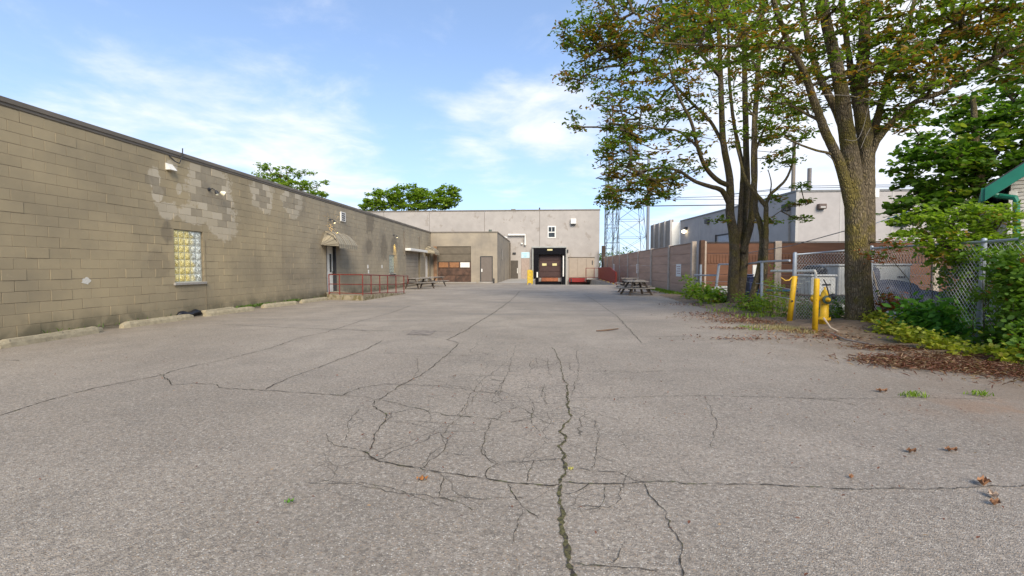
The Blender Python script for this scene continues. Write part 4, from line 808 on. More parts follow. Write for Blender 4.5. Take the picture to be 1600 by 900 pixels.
def lump(px0, py0, px1, py1, Y, dep, name, label, cat, m, seed=0, n=15):
    a = P(px0, py1, Y); b = P(px1, py0, Y); c = (a+b)/2; rx = (b.x-a.x)/2; rz = (b.z-a.z)/2; rr = random.Random(seed); ph = [rr.uniform(0, 6) for _ in range(6)]
    vs = []; fs = []; nu, nv = 26, n
    for j in range(nv+1):
        v = math.pi*j/nv
        for i in range(nu):
            u = 2*math.pi*i/nu; k = 1+.10*math.sin(3*u+ph[0]+2*v)+.07*math.sin(5*u+ph[1])*math.sin(4*v+ph[2])+.05*math.sin(9*u+7*v+ph[3])+.03*math.sin(15*u-6*v+ph[4])
            sq = abs(math.cos(v))**.8*(1 if math.cos(v) > 0 else -1)
            vs.append((c.x+rx*math.sin(v)**.7*math.cos(u)*k, Y+dep/2+dep/2*math.sin(v)**.7*math.sin(u)*k, c.z+rz*sq*(1+.4*(k-1))))
    for j in range(nv):
        for i in range(nu): fs.append((j*nu+i, (j+1)*nu+i, (j+1)*nu+(i+1) % nu, j*nu+(i+1) % nu))
    o = MB().add(vs, fs).build(name, m, smooth=True); tag(o, label, cat); return o
lump(1376, 440, 1462, 500, 11.2, 1.3, 'tarp_heap', 'dark navy tarp over a big round heap right of the trunk behind the mesh', 'tarp', M_navy, 3)
lump(1440, 456, 1505, 500, 10.8, 1.2, 'tarp_heap', 'lower dark navy tarp heap beside the vine covered mesh', 'tarp', M_navy, 4)
lump(1267, 414, 1302, 432, 12.7, .6, 'bag_pile', 'black plastic bags piled on the white bin', 'bags', mat('black_bag_plastic', (.02, .022, .028), .35, .4, 14, .8, 18), 5)
lump(1363, 418, 1381, 446, 10.9, .35, 'hanging_bag', 'dark blue bag hanging beside the big trunk', 'bag', M_navy, 6)
lump(1310, 476, 1325, 492, 11.0, .25, 'white_bag', 'small white bag on the soil left of the trunk foot', 'bag', M_box, 8)
o = crate(1402, 488, 1428, 500, 8.9, .25, 'plastic_box', 'flattened whitish box lying in the yellow green plants', M_box)
M_blue = mat('dark_blue_plastic', (.018, .028, .085), .4, .4, 8, .3, 20)
def wheelie(px, py0, py1, Y, label):
    a = P(px, py1, Y); b = P(px, py0, Y); h = b.z; th = thing('upright_cart', label, 'cart', (a.x, Y, 0), 'dark blue carts between the trunks'); w = .17
    mb = MB(); pts = [(-w*.7, 0), (w*.7, 0), (w, h*.86), (-w, h*.86)]; mb.add([(a.x+x_, Y+dy, z_+.05) for dy in (0, .4) for x_, z_ in pts], [(0, 1, 2, 3), (7, 6, 5, 4), (0, 4, 5, 1), (1, 5, 6, 2), (2, 6, 7, 3), (3, 7, 4, 0)]); mb.build('body', M_blue, th)
    MB().bev((a.x-w-.03, Y-.04, h*.86+.05), (a.x+w+.03, Y+.44, h*.95), .04).build('lid', M_blue, th); MB().lathe([(.1, 0), (.1, .05)], (a.x-w*.6, Y-.03, .12), 12, (0, 1, 0)).build('wheel', M_dark, th); MB().tube([(a.x-w, Y-.02, h*.93), (a.x+w, Y-.02, h*.93)], .016, 6).build('handle', M_galv, th)
wheelie(1168, 426, 468, 16.4, 'dark blue upright cart just right of the twin trunk'); wheelie(1178.5, 430, 470, 16.0, 'dark navy cart tucked behind the thin trunk')
o = MB().bev((P(1176, 435, 17.5).x, 17.5, P(1176, 438, 17.5).z), (P(1186.5, 435, 17.5).x, 17.53, P(1186, 414, 17.5).z), .005).build('white_board', M_sgn); tag(o, 'blank white board standing between the twin trunk and the thin trunk', 'board')
th = thing('plastic_chairs', 'white plastic loungers stacked behind the leaning post', 'chairs', tuple(G(1130, 464)))
for k in range(3):
    a = P(1112, 461-4*k, 17.8); b = P(1136, 457-4*k, 17.8); MB().tube([a, a.lerp(b, .3)+Vector((0, 0, .05)), b], [.03, .06, .05], 8).build('lounger', M_box, th)
M_poleW = mat('pale_stick', (.42, .34, .26), .8); o = MB().tube([P(1364, 424, 10.2), P(1375, 470, 9.9)], .014, 6).build('leaning_stick', M_poleW); tag(o, 'thin pale stick leaning on the mesh right of the big trunk', 'stick')
o = MB().tube([P(1287, 497, 9.2), P(1298, 512, 9.0), P(1316, 521, 8.9), P(1346, 534, 8.4)], [.018, .014, .012, .008], 6).build('fallen_branch', M_poleW); tag(o, 'thin pale fallen branch lying from the hydrant toward the yard', 'branch')
o = MB().tube([G(1290, 517, .05), G(1320, 530, .04), G(1372, 540, .03), G(1410, 537, .03)], [.014, .016, .012, .006], 6).build('fallen_branch', mat('grey_stick', (.22, .18, .15), .9)); tag(o, 'grey fallen branch across the dirt in front of the big trunk', 'branch')
# stones around the root
M_stone = mat('grey_stone', (.22, .20, .18), .9, .25, 12, .8, 40)
SN = ['largest flat grey stone at the left foot of the big trunk', 'grey stone just right of the largest one by the trunk', 'small grey stone closest to the hydrant', 'grey stone under the middle of the big trunk', 'low grey stone at the right foot of the trunk']
for k, (px, py, r_) in enumerate(((1322, 506, .15), (1338, 508, .13), (1306, 510, .09), (1350, 512, .10), (1367, 510, .09))):
    q = G(px, py+3); vs = []; n = 8
    mb = MB(); rr = random.Random(k)
    for j, (s_, z) in enumerate(((1, 0), (.95, .45), (.6, .75))):
        for i in range(n): a = 2*math.pi*i/n; s2 = s_*rr.uniform(.8, 1.1); vs.append((q.x+r_*s2*math.cos(a)*1.2, q.y+.2+r_*s2*math.sin(a), gz(q.x, q.y+.2)+z*r_*.9-.02))
    mb.add(vs, [(j*n+i, j*n+(i+1) % n, (j+1)*n+(i+1) % n, (j+1)*n+i) for j in range(2) for i in range(n)]+[tuple(range(2*n, 3*n))]); o = mb.build('stone', M_stone); tag(o, SN[k], 'stone', 'stones at the foot of the big tree')
# ---------------------------------------------------------------- house with green trim
M_brick = mat('whitewashed_brick', (.60, .56, .50), .85, .1, 10, .5, 40); M_grn = mat('green_trim', (.012, .155, .095), .4, .1, 5); M_shg = mat('dark_shingle', (.05, .05, .055), .9, .3, 20, .5, 60)
HO = P(1574, 400, 9.6); HM = Matrix.Translation((HO.x, HO.y, 0)) @ Matrix.Rotation(R(-40), 4, 'Z'); HI = HM.inverted()
hs = thing('brick_house', 'white painted brick house with green eaves at the right edge', 'house', (HO.x, HO.y, 0)); hs.rotation_euler.z = R(-40)
EV = HI @ P(1539.5, 291, 9.3); SL = .80; FY = EV.y           # eave corner in the house's own frame
def rake(x): return EV.z+(x-EV.x)*SL
MB().box((.02, .03, 0), (7, 8, 2.9)).build('inner_wall', mat('white_mortar', (.45, .42, .38), .9), hs)
mb = MB(); mb.add([(.02, .03, 2.88), (6.98, .03, 2.88), (6.98, .03, rake(6.98-3.5)), (3.5, .03, rake(3.5)), (.02, .03, rake(.02))], [(0, 1, 3), (0, 3, 4), (1, 2, 3)]); mb.build('gable', M_brick, hs)
bm_ = MB().bev((0, 0, 0), (.2, .03, .062), .004).mesh('brick', M_brick); brk = 0
for r_ in range(11, 60):
    for c_ in range(7):
        x = .21*c_-(.105 if r_ % 2 else 0); x = max(x, 0); z = .01+.072*r_
        if brk < 300 and z+.08 < rake(x)-.02: ob('brick', bm_, hs, loc=(x+.003, -rnd.uniform(0, .004), z)); brk += 1
mb = MB()
for r_ in range(40):
    for c_ in range(30): z = .01+.072*r_; y = .03+.21*c_-(.105 if r_ % 2 else 0); mb.bev((-.0, max(.03, y), z), (.03, y+.2, z+.062), .004)
mb.build('side_bricks', M_brick, hs, kind='stuff'); mb = MB()
for r_ in range(74):
    for c_ in range(33):
        x = .21*c_-(.105 if r_ % 2 else 0); z = .01+.072*r_; x = max(x, 0)
        if (r_ < 11 or c_ > 6 or r_ > 53) and z+.08 < min(rake(x), rake(7-x-.2))-.02 and x+.2 < 7: mb.bev((x+.003, -.002, z), (x+.203, .028, z+.062), .004)
mb.build('front_bricks', M_brick, hs, kind='stuff')
A_ = Vector((EV.x, FY, EV.z)); half_ = 3.5-EV.x; apex = Vector((3.5, FY, rake(3.5))); E_ = Vector((3.5+half_, FY, EV.z)); BK = Vector((0, 8.4-FY, 0)); mb = MB()
for a, b in ((A_, apex), (apex, E_)): mb.add([a, b, b+BK, a+BK, a-Vector((0, 0, .08)), b-Vector((0, 0, .08)), b+BK-Vector((0, 0, .08)), a+BK-Vector((0, 0, .08))], [(0, 1, 2, 3), (7, 6, 5, 4), (0, 4, 5, 1), (3, 2, 6, 7), (0, 3, 7, 4)])
mb.build('roof', M_shg, hs); mb = MB()
for a, b in ((A_, apex), (apex, E_)): f = Vector((0, -.03, -.03)); dn = Vector((0, 0, .24)); bk = Vector((0, .06, 0)); mb.add([a+f, b+f, b+f-dn, a+f-dn, a+f+bk, b+f+bk, b+f-dn+bk, a+f-dn+bk], [(3, 2, 1, 0), (4, 5, 6, 7), (0, 1, 5, 4), (7, 6, 2, 3), (0, 4, 7, 3)])
mb.build('rake_board', M_grn, hs)
MB().box((A_.x-.05, FY, A_.z-.27), (A_.x, 8.3, A_.z-.03)).build('gutter', M_grn, hs)
mb = MB(); mb.add([A_+Vector((.02, .03, -.2)), apex+Vector((0, .03, -.2)), apex+Vector((0, -FY, -.2)), A_+Vector((.02, -FY, -.2))], [(0, 1, 2, 3)]); mb.build('soffit', M_white, hs)
MB().box((A_.x, -.02, A_.z-.3), (.02, 8.3, A_.z-.28)).build('eave_soffit', M_white, hs)
L_ = lambda *a: HI @ P(*a)
MB().tube([L_(1545, 302, 9.35), L_(1560, 306, 9.3), L_(1586, 309, 9.1), L_(1588, 316, 9.1), L_(1588, 400, 9.1)], .05, 8).build('downspout', M_grn, hs)
MB().bev((-.02, -.03, 0), (.09, -.006, 2.7), .005).build('corner_board', M_white, hs)
for c in hs.children: c.matrix_parent_inverse = Matrix.Identity(4)
# ---------------------------------------------------------------- picnic tables
M_wood = mat('weathered_table_wood', (.27, .235, .195), .9, .2, 9, .6, 40, stretch=(6, 1, 1), spot=((.10, .08, .06), 8, .6)); M_woodd = mat('dark_table_frame', (.085, .065, .05), .9, .25, 9, .5, 40)
def oct_table(loc, label, rz=0):
    th = thing('picnic_table', label, 'picnic table', (0, 0, 0), 'octagonal wooden picnic tables by the pink fence')
    for k in range(7):
        y = -.5+k*1.0/7+.005; w = 1/7-.01; hx = .52 if abs(y+w/2) < .22 else .52-(abs(y+w/2)-.22)*.95
        MB().bev((-hx, y, .59), (hx, y+w, .625), .006).build('tabletop_board', M_wood, th)
    for k in range(8):
        a = math.pi/4*k+math.pi/8; M = Matrix.Rotation(a, 4, 'Z'); L0, L1 = .62*math.tan(math.pi/8)-.01, .84*math.tan(math.pi/8)-.01
        MB().add([M @ Vector(v) for v in ((-L0, .62, .30), (L0, .62, .30), (L1, .84, .30), (-L1, .84, .30), (-L0, .62, .335), (L0, .62, .335), (L1, .84, .335), (-L1, .84, .335))], [(0, 1, 2, 3), (7, 6, 5, 4), (0, 4, 5, 1), (1, 5, 6, 2), (2, 6, 7, 3), (3, 7, 4, 0)]).build('bench_board', M_wood, th)
    for k in range(4):
        a = math.pi/2*k+math.pi/4; M = Matrix.Rotation(a, 4, 'Z'); MB().bev((-.03, .1, .26), (.03, .86, .30), .005, M).build('bench_bearer', M_woodd, th)
        MB().add([M @ Vector(v) for v in ((-.035, .80, 0), (.035, .80, 0), (.035, .71, 0), (-.035, .71, 0), (-.035, .42, .59), (.035, .42, .59), (.035, .33, .59), (-.035, .33, .59))], [(0, 1, 2, 3)[::-1], (4, 5, 6, 7), (0, 1, 5, 4), (1, 2, 6, 5), (2, 3, 7, 6), (3, 0, 4, 7)]).build('leg', M_woodd, th)
    th.location = loc; th.rotation_euler.z = rz; return th
q = G(994.5, 460.5); ot = oct_table((q.x, q.y+.1, 0), 'octagonal wooden picnic table, the nearest of the three by the pink fence', .2)
q2 = G(991, 457); q3 = G(984, 450.5); dup(ot, (q2.x-ot.location.x, q2.y+.2-ot.location.y, 0), .3, 'octagonal wooden picnic table in the middle, directly behind the nearest one'); dup(ot, (q3.x-ot.location.x, q3.y-ot.location.y, 0), -.2, 'farthest octagonal wooden picnic table beside the red pickets')
def rect_table(loc, rz, label):
    th = thing('picnic_table', label, 'picnic table', (0, 0, 0), 'wooden picnic tables against the block building')
    for k in range(5): MB().bev((-.36+.146*k, -.85, .60), (-.36+.146*k+.136, .85, .635), .006).build('tabletop_board', M_wood, th)
    for x in (-.74, -.60, .47, .61): MB().bev((x, -.85, .35), (x+.13, .85, .385), .006).build('bench_board', M_wood, th)
    for y in (-.6, .6):
        MB().bev((-.74, y-.02, .29), (.74, y+.02, .35), .004).build('bench_bearer', M_woodd, th); MB().bev((-.34, y-.02, .54), (.34, y+.02, .60), .004).build('top_bearer', M_woodd, th)
        for s_ in (-1, 1): MB().add([(s_*.62, y+.025, 0), (s_*.54, y+.025, 0), (s_*.22, y+.025, .6), (s_*.3, y+.025, .6), (s_*.62, y+.065, 0), (s_*.54, y+.065, 0), (s_*.22, y+.065, .6), (s_*.3, y+.065, .6)], [(0, 1, 2, 3), (7, 6, 5, 4), (0, 4, 5, 1), (1, 5, 6, 2), (2, 6, 7, 3), (3, 7, 4, 0)]).build('leg', M_woodd, th)
    th.location = loc; th.rotation_euler.z = rz; return th
q = G(655, 451); q2 = G(676, 447.5); rt = rect_table((q.x, q.y, 0), R(-32), 'weathered picnic table right behind the railed platform'); dup(rt, (q2.x-q.x, q2.y-q.y, 0), R(6), 'weathered picnic table by the garage door, behind the other one')
# ---------------------------------------------------------------- foliage
nr = np.random.RandomState(11)
def leaves(name, cen, size, m, par=None, flat=.5, asp=.5, tint=None, seed=0, droop=.15, **props):
    """cen: N x 3 centres; each leaf a folded four-point blade with its own direction"""
    rs = np.random.RandomState(seed); cen = np.asarray(cen); N = len(cen)
    a = rs.uniform(0, 2*np.pi, N); d = np.stack([np.cos(a), np.sin(a), rs.normal(-droop, .35, N)], 1); d /= np.linalg.norm(d, axis=1)[:, None]
    up = np.stack([rs.normal(0, flat, N), rs.normal(0, flat, N), np.ones(N)], 1); s = np.cross(d, up); s /= np.linalg.norm(s, axis=1)[:, None]; nn = np.cross(s, d)
    L = (size*rs.uniform(.6, 1.3, N))[:, None]; w = L*asp*.5
    v = np.empty((N, 6, 3)); v[:, 0] = cen-d*L*.5; v[:, 1] = cen-d*L*.12+s*w+nn*L*.08; v[:, 2] = cen+d*L*.22+s*w*.8+nn*L*.05; v[:, 3] = cen+d*L*.5-nn*L*.06; v[:, 4] = cen+d*L*.22-s*w*.8+nn*L*.05; v[:, 5] = cen-d*L*.12-s*w+nn*L*.08
    idx = np.arange(N)[:, None]*6; f = np.concatenate([idx+np.array([0, 1, 2, 3]), idx+np.array([0, 3, 4, 5])], 1).reshape(-1)
    me = bpy.data.meshes.new(name); me.vertices.add(N*6); me.vertices.foreach_set('co', v.reshape(-1)); me.loops.add(N*8); me.loops.foreach_set('vertex_index', f.astype(np.int32))
    me.polygons.add(N*2); me.polygons.foreach_set('loop_start', np.arange(0, N*8, 4, dtype=np.int32)); me.update(calc_edges=True)
    ca = me.color_attributes.new('tint', 'FLOAT_COLOR', 'POINT'); c = np.zeros((N, 4)); c[:, 0] = rs.uniform(0, 1, N); c[:, 3] = 1
    if tint is not None: c[:, 0] = np.clip(c[:, 0]*.5+tint[:, 0]*.5, 0, 1); c[:, 1] = tint[:, 1]
    ca.data.foreach_set('color', np.repeat(c, 6, axis=0).reshape(-1)); me.materials.append(m)
    return ob(name, me, par, **props)
def bark(name, c0, c1, moss):
    m = bpy.data.materials.new(name); m.use_nodes = True; t = NT(m.node_tree); pos = t.n('NewGeometry').outputs['Position']
    sv = t.n('VectorMath', {0: pos, 1: (1, 1, .28)}, operation='MULTIPLY').outputs[0]
    v = t.n('TexVoronoi', {'Vector': t.n('VectorMath', {0: sv, 1: t.n('VectorMath', {0: t.n('TexNoise', {'Vector': sv, 'Scale': 9.0}).outputs['Color'], 1: (.06, .06, .06)}, operation='MULTIPLY').outputs[0]}, operation='ADD').outputs[0], 'Scale': 34.0}, feature='DISTANCE_TO_EDGE').outputs[0]
    nz = t.noise(sv, 28, 6, .65); c = t.mix(t.ramp(nz, .3, .7), c0, c1); c = t.mix(t.ramp(t.noise(pos, 2.6, 5), .42, .62, 0, moss), c, (.19, .15, .022)); c = t.mix(t.ramp(v, .16, .02, 0, .6), c, tuple(x*.35 for x in c0))
    h = t.m('ADD', t.m('MULTIPLY', t.ramp(v, 0, .3), .8), t.m('MULTIPLY', nz, .5)); b = t.n('BsdfPrincipled', {'Base Color': c, 'Roughness': .9, 'Specular IOR Level': .2})
    t.set(b.inputs['Normal'], t.n('Bump', {'Height': h, 'Strength': 1.0, 'Distance': .025}).outputs[0]); t.t.links.new(b.outputs[0], t.n('OutputMaterial').inputs[0]); return m
M_bark = bark('mossy_bark', (.12, .092, .055), (.23, .175, .11), .7); M_bark2 = bark('grey_brown_bark', (.105, .08, .052), (.20, .155, .10), .5); M_dead = mat('dead_bark', (.30, .26, .22), .9, .2, 12)
LG = leafmat('green_leaf', (.07, .115, .014), (.16, .21, .026), (.26, .115, .028), .45)
LD = leafmat('dark_leaf', (.045, .10, .014), (.13, .215, .026), (.22, .24, .04), .42)
LY = leafmat('lime_leaf', (.095, .17, .016), (.26, .34, .035), (.30, .15, .03), .42)
LW = leafmat('yellow_green_leaf', (.24, .29, .03), (.50, .46, .07), (.50, .38, .08), .4)
def smooth_path(pts, n=5):
    out = []; P_ = [pts[0]]+pts+[pts[-1]]
    for i in range(1, len(P_)-2):
        a, b, c, d = P_[i-1:i+3]
        for k in range(n): u = k/n; out.append(.5*((2*b)+(c-a)*u+(2*a-5*b+4*c-d)*u*u+(3*b-a-3*c+d)*u**3))
    out.append(P_[-2]); return out
def tree(name, label, limbs, blobs, leafm, barkm, leaf=.13, per=30, cr=(.42, .2), seed=1, sides=10, group=None, twig_r=.007, dead=(), seedy=.3, lasp=.5, zlimb=2.2, seg=.42, thin=1.0):
    """limbs: (photo points with distance, r0, r1); blobs: (px, py, Y, rx, ry(depth), rz, count) in metres. Twigs grow from the nearest wood out to every leaf spray."""
    rr = random.Random(seed); rs = np.random.RandomState(seed); base = limbs[0][0][0]; b0 = P(base[0], base[1], base[2]); root = thing(name, label, 'tree', (b0.x, b0.y, 0), group)
    mb = MB(); nodes = []; par = []; rad = []
    for li, (pts, r0, r1) in enumerate(limbs):
        w = [P(*p) for p in pts]
        sp = smooth_path(w, 6); n = len(sp); L = sum((b-a).length for a, b in zip(sp, sp[1:])); rl = []
        for i in range(n):
            f = i/(n-1); r = r0*(1-f)+r1*f
            if li == 0 or (pts[0][1] > 460): z = sp[i].z; r *= 1+.45*math.exp(-max(0, z)/.12)
            rl.append(r)
            if i: j = Vector((rr.gauss(0, 1), rr.gauss(0, 1), 0))*(min(.012, r*.06) if r < .08 else .002); sp[i] = sp[i]+j
        mb.tube(sp, rl, sides if r0 > .12 else 8, ridge=.03 if r0 > .12 else .02, seed=seed*50+li)
        for i, q in enumerate(sp):
            if q.z > zlimb: nodes.append(q[:]); par.append(-1); rad.append(rl[i])
    mb.build('trunk', barkm, root, smooth=True)
    if dead:
        db = MB()
        for pts, r0, r1 in dead: sp = smooth_path([P(*p) for p in pts], 5); db.tube(sp, [r0+(r1-r0)*i/(len(sp)-1) for i in range(len(sp))], 6, ridge=.1)
        db.build('dead_branch', M_dead, root, smooth=True)
    cl = []; 
    for (px, py, Y, rx, ry, rz, n) in blobs:
        c = np.array(P(px, py, Y)); u = rs.normal(0, 1, (n, 3)); u /= np.linalg.norm(u, axis=1)[:, None]; u *= rs.uniform(.15, 1, n)[:, None]**.45; cl.append(c+u*np.array([rx, ry, rz]))
    cl = np.concatenate(cl); cl = cl[rs.uniform(0, 1, len(cl)) < thin]; nd = np.array(nodes); cap = len(nd)+len(cl)*14; buf = np.zeros((cap, 3)); buf[:len(nd)] = nd; cnt = len(nd); n_base = cnt
    dmin = np.array([np.min(np.sum((nd-c)**2, 1)) for c in cl]); order = np.argsort(dmin); parent = np.full(cap, -1); use = np.zeros(cap); chains = []
    for oi in order:
        c = cl[oi]; dv = buf[:cnt]-c; dd = np.sum(dv*dv, 1)+np.maximum(0, dv[:, 2])**2*1.5; j = int(np.argmin(dd)); s0 = buf[j].copy(); D = np.linalg.norm(c-s0); k = max(1, min(12, int(D/seg)))
        mid = (s0+c)/2+rs.normal(0, .10*D, 3)+np.array([0, 0, .10*D]); chain = [j]
        for i in range(1, k+1):
            u = i/k; q = (1-u)**2*s0+2*u*(1-u)*mid+u*u*c
            if i < k: q = q+rs.normal(0, .035, 3)
            buf[cnt] = q; parent[cnt] = chain[-1]; chain.append(cnt); cnt += 1
        a = chain[-1]
        while a >= 0: use[a] += 1; a = parent[a]
        chains.append(chain)
    br = MB()
    for ch in chains:
        pts = [Vector(buf[i]) for i in ch]; r = [min(.05, twig_r*max(1, use[i])**.48) for i in ch]; r[0] = r[1] if len(r) > 1 else r[0]
        br.tube(pts, r, 4 if max(r) < .02 else 6, cap=False)
    br.build('branches', barkm, root, smooth=True, kind='stuff')
    m = per; off = rs.normal(0, 1, (len(cl), m, 3)); off /= np.linalg.norm(off, axis=2)[..., None]; off *= rs.uniform(0, 1, (len(cl), m, 1))**.5*np.array([cr[0], cr[0], cr[1]]); sc = rs.uniform(.55, 1.35, (len(cl), 1, 1)); cen = cl[:, None, :]+off*sc
    keep = rs.uniform(0, 1, (len(cl), m)) < np.clip(rs.uniform(.35, 1.3, (len(cl), 1)), 0, 1); ti = np.zeros((len(cl), m, 2)); ti[..., 0] = rs.uniform(0, 1, (len(cl), 1)); ti[..., 1] = (rs.uniform(0, 1, (len(cl), m)) < (rs.uniform(0, 1, (len(cl), 1)) < seedy)*.75)*rs.uniform(.5, 1, (len(cl), m))
    leaves('crown', cen[keep], leaf, leafm, root, tint=ti[keep], seed=seed, asp=lasp)
    return root
# twin trunked tree, distance 15.2
Y = 15.2
tree('twin_trunk_tree', 'slender tree with several trunks from one mossy base behind the weeds', [
 ([(1146, 481, Y), (1146, 440, Y), (1148, 400, Y), (1146, 365, Y), (1141, 335, Y), (1141, 300, Y), (1139, 270, Y), (1130, 220, Y), (1127, 150, Y), (1124, 60, Y), (1118, -60, Y)], .18, .055),
 ([(1154, 481, Y), (1160, 430, Y), (1163, 390, Y+.1), (1162, 345, Y+.2), (1167, 300, Y+.2), (1166, 240, Y+.2), (1164, 150, Y+.2), (1163, 60, Y+.2), (1162, -70, Y+.2)], .145, .06),
 ([(1160, 395, Y), (1172, 355, Y-.1), (1176, 320, Y-.2), (1179, 270, Y-.2), (1179, 200, Y-.2), (1184, 120, Y-.3), (1190, 30, Y-.4), (1196, -60, Y-.4)], .12, .06),
 ([(1150, 385, Y), (1156, 350, Y+.1), (1158, 310, Y+.2), (1160, 260, Y+.3), (1148, 200, Y+.5), (1140, 130, Y+.6), (1138, 40, Y+.6)], .10, .04),
 ([(1140, 320, Y), (1128, 298, Y-.2), (1108, 291, Y-.5), (1085, 283, Y-.8), (1062, 268, Y-1), (1035, 262, Y-1.3), (1000, 268, Y-1.6)], .09, .02),
 ([(1140, 290, Y), (1122, 282, Y-.3), (1103, 262, Y-.5), (1090, 230, Y-.8), (1080, 190, Y-1), (1060, 150, Y-1.2), (1045, 100, Y-1.4)], .085, .025),
 ([(1132, 230, Y), (1110, 190, Y+.3), (1080, 160, Y+.4), (1040, 120, Y+.4), (1000, 95, Y+.3), (950, 80, Y+.2)], .06, .02),
 ([(1125, 120, Y), (1090, 80, Y-.5), (1050, 50, Y-.8), (990, 20, Y-1)], .06, .02),
 ([(1090, 230, Y-.8), (1060, 205, Y-.9), (1020, 200, Y-1), (980, 190, Y-1)], .04, .015),
 ([(1179, 240, Y-.2), (1195, 200, Y-.1), (1215, 170, Y), (1230, 140, Y)], .04, .015)],
 [(1005, 150, Y, 1.7, 1.5, 1.4, 220), (935, 75, Y+.3, 1.1, 1.0, .8, 95), (900, 50, Y+.3, .75, .6, .6, 40), (900, 125, Y+.2, .55, .6, .35, 24), (896, 190, Y+.3, .35, .4, .3, 14), (1000, 30, Y, 2.2, 1.6, 1.3, 300), (965, 235, Y-.5, .75, .9, .95, 110), (955, 312, Y-.9, .35, .5, .38, 30), (1010, 295, Y-1, .9, .9, .6, 70), (1060, 250, Y-.5, 1.3, 1.2, 1.0, 90), (1110, 120, Y, 1.6, 1.4, 1.7, 90), (1085, 20, Y, 1.9, 1.4, 1.1, 170), (1200, 100, Y, 1.2, 1.2, 1.6, 36), (1150, -60, Y, 3.4, 2.2, 1.0, 120), (1210, 200, Y, .7, .8, .9, 30), (1130, 342, Y-.6, .32, .4, .12, 8), (1195, 345, Y-.7, .3, .3, .12, 6)],
 LG, M_bark2, leaf=.15, per=24, cr=(.36, .11), seed=3, thin=.72, twig_r=.009, sides=14, lasp=.42, seedy=.42)
Y = 13.9
tree('young_tree', 'thin forked young tree with crossing stems right of the twin trunk tree', [
 ([(1168, 486, Y), (1178, 455, Y), (1186, 425, Y), (1190, 395, Y), (1191, 372, Y), (1187, 348, Y), (1181, 330, Y), (1180, 305, Y), (1176, 260, Y), (1178, 180, Y)], .11, .05),
 ([(1180, 490, Y-.2), (1192, 450, Y-.2), (1196, 400, Y-.2), (1197, 360, Y-.2), (1197, 325, Y-.2), (1196, 315, Y-.2)], .09, .06),
 ([(1197, 322, Y-.2), (1185, 308, Y-.2), (1172, 292, Y-.2), (1163, 275, Y-.2), (1158, 255, Y-.1), (1150, 225, Y)], .065, .03),
 ([(1197, 320, Y-.2), (1203, 305, Y-.2), (1216, 293, Y-.2), (1228, 280, Y-.2), (1236, 262, Y-.2), (1241, 238, Y-.2), (1243, 215, Y-.2)], .05, .018),
 ([(1203, 305, Y-.2), (1205, 285, Y-.4), (1200, 265, Y-.5)], .02, .01), ([(1205, 340, Y-.2), (1228, 325, Y-.4), (1245, 322, Y-.5), (1262, 318, Y-.5)], .012, .006)],
 [(1240, 205, Y-.2, .7, .6, .6, 26), (1225, 250, Y-.3, .5, .5, .4, 14), (1210, 130, Y, .9, .9, 1.2, 36), (1235, 320, Y-.4, .18, .2, .06, 4), (1258, 316, Y-.5, .14, .2, .05, 4), (1248, 341, Y-.5, .18, .2, .05, 5), (1250, 292, Y-.4, .16, .2, .05, 4), (1212, 310, Y-.3, .2, .2, .1, 4), (1170, 200, Y, .7, .7, .8, 20)],
 LG, M_bark, leaf=.13, per=24, cr=(.27, .1), seed=5, sides=12, lasp=.42, seedy=.2, zlimb=2.4)
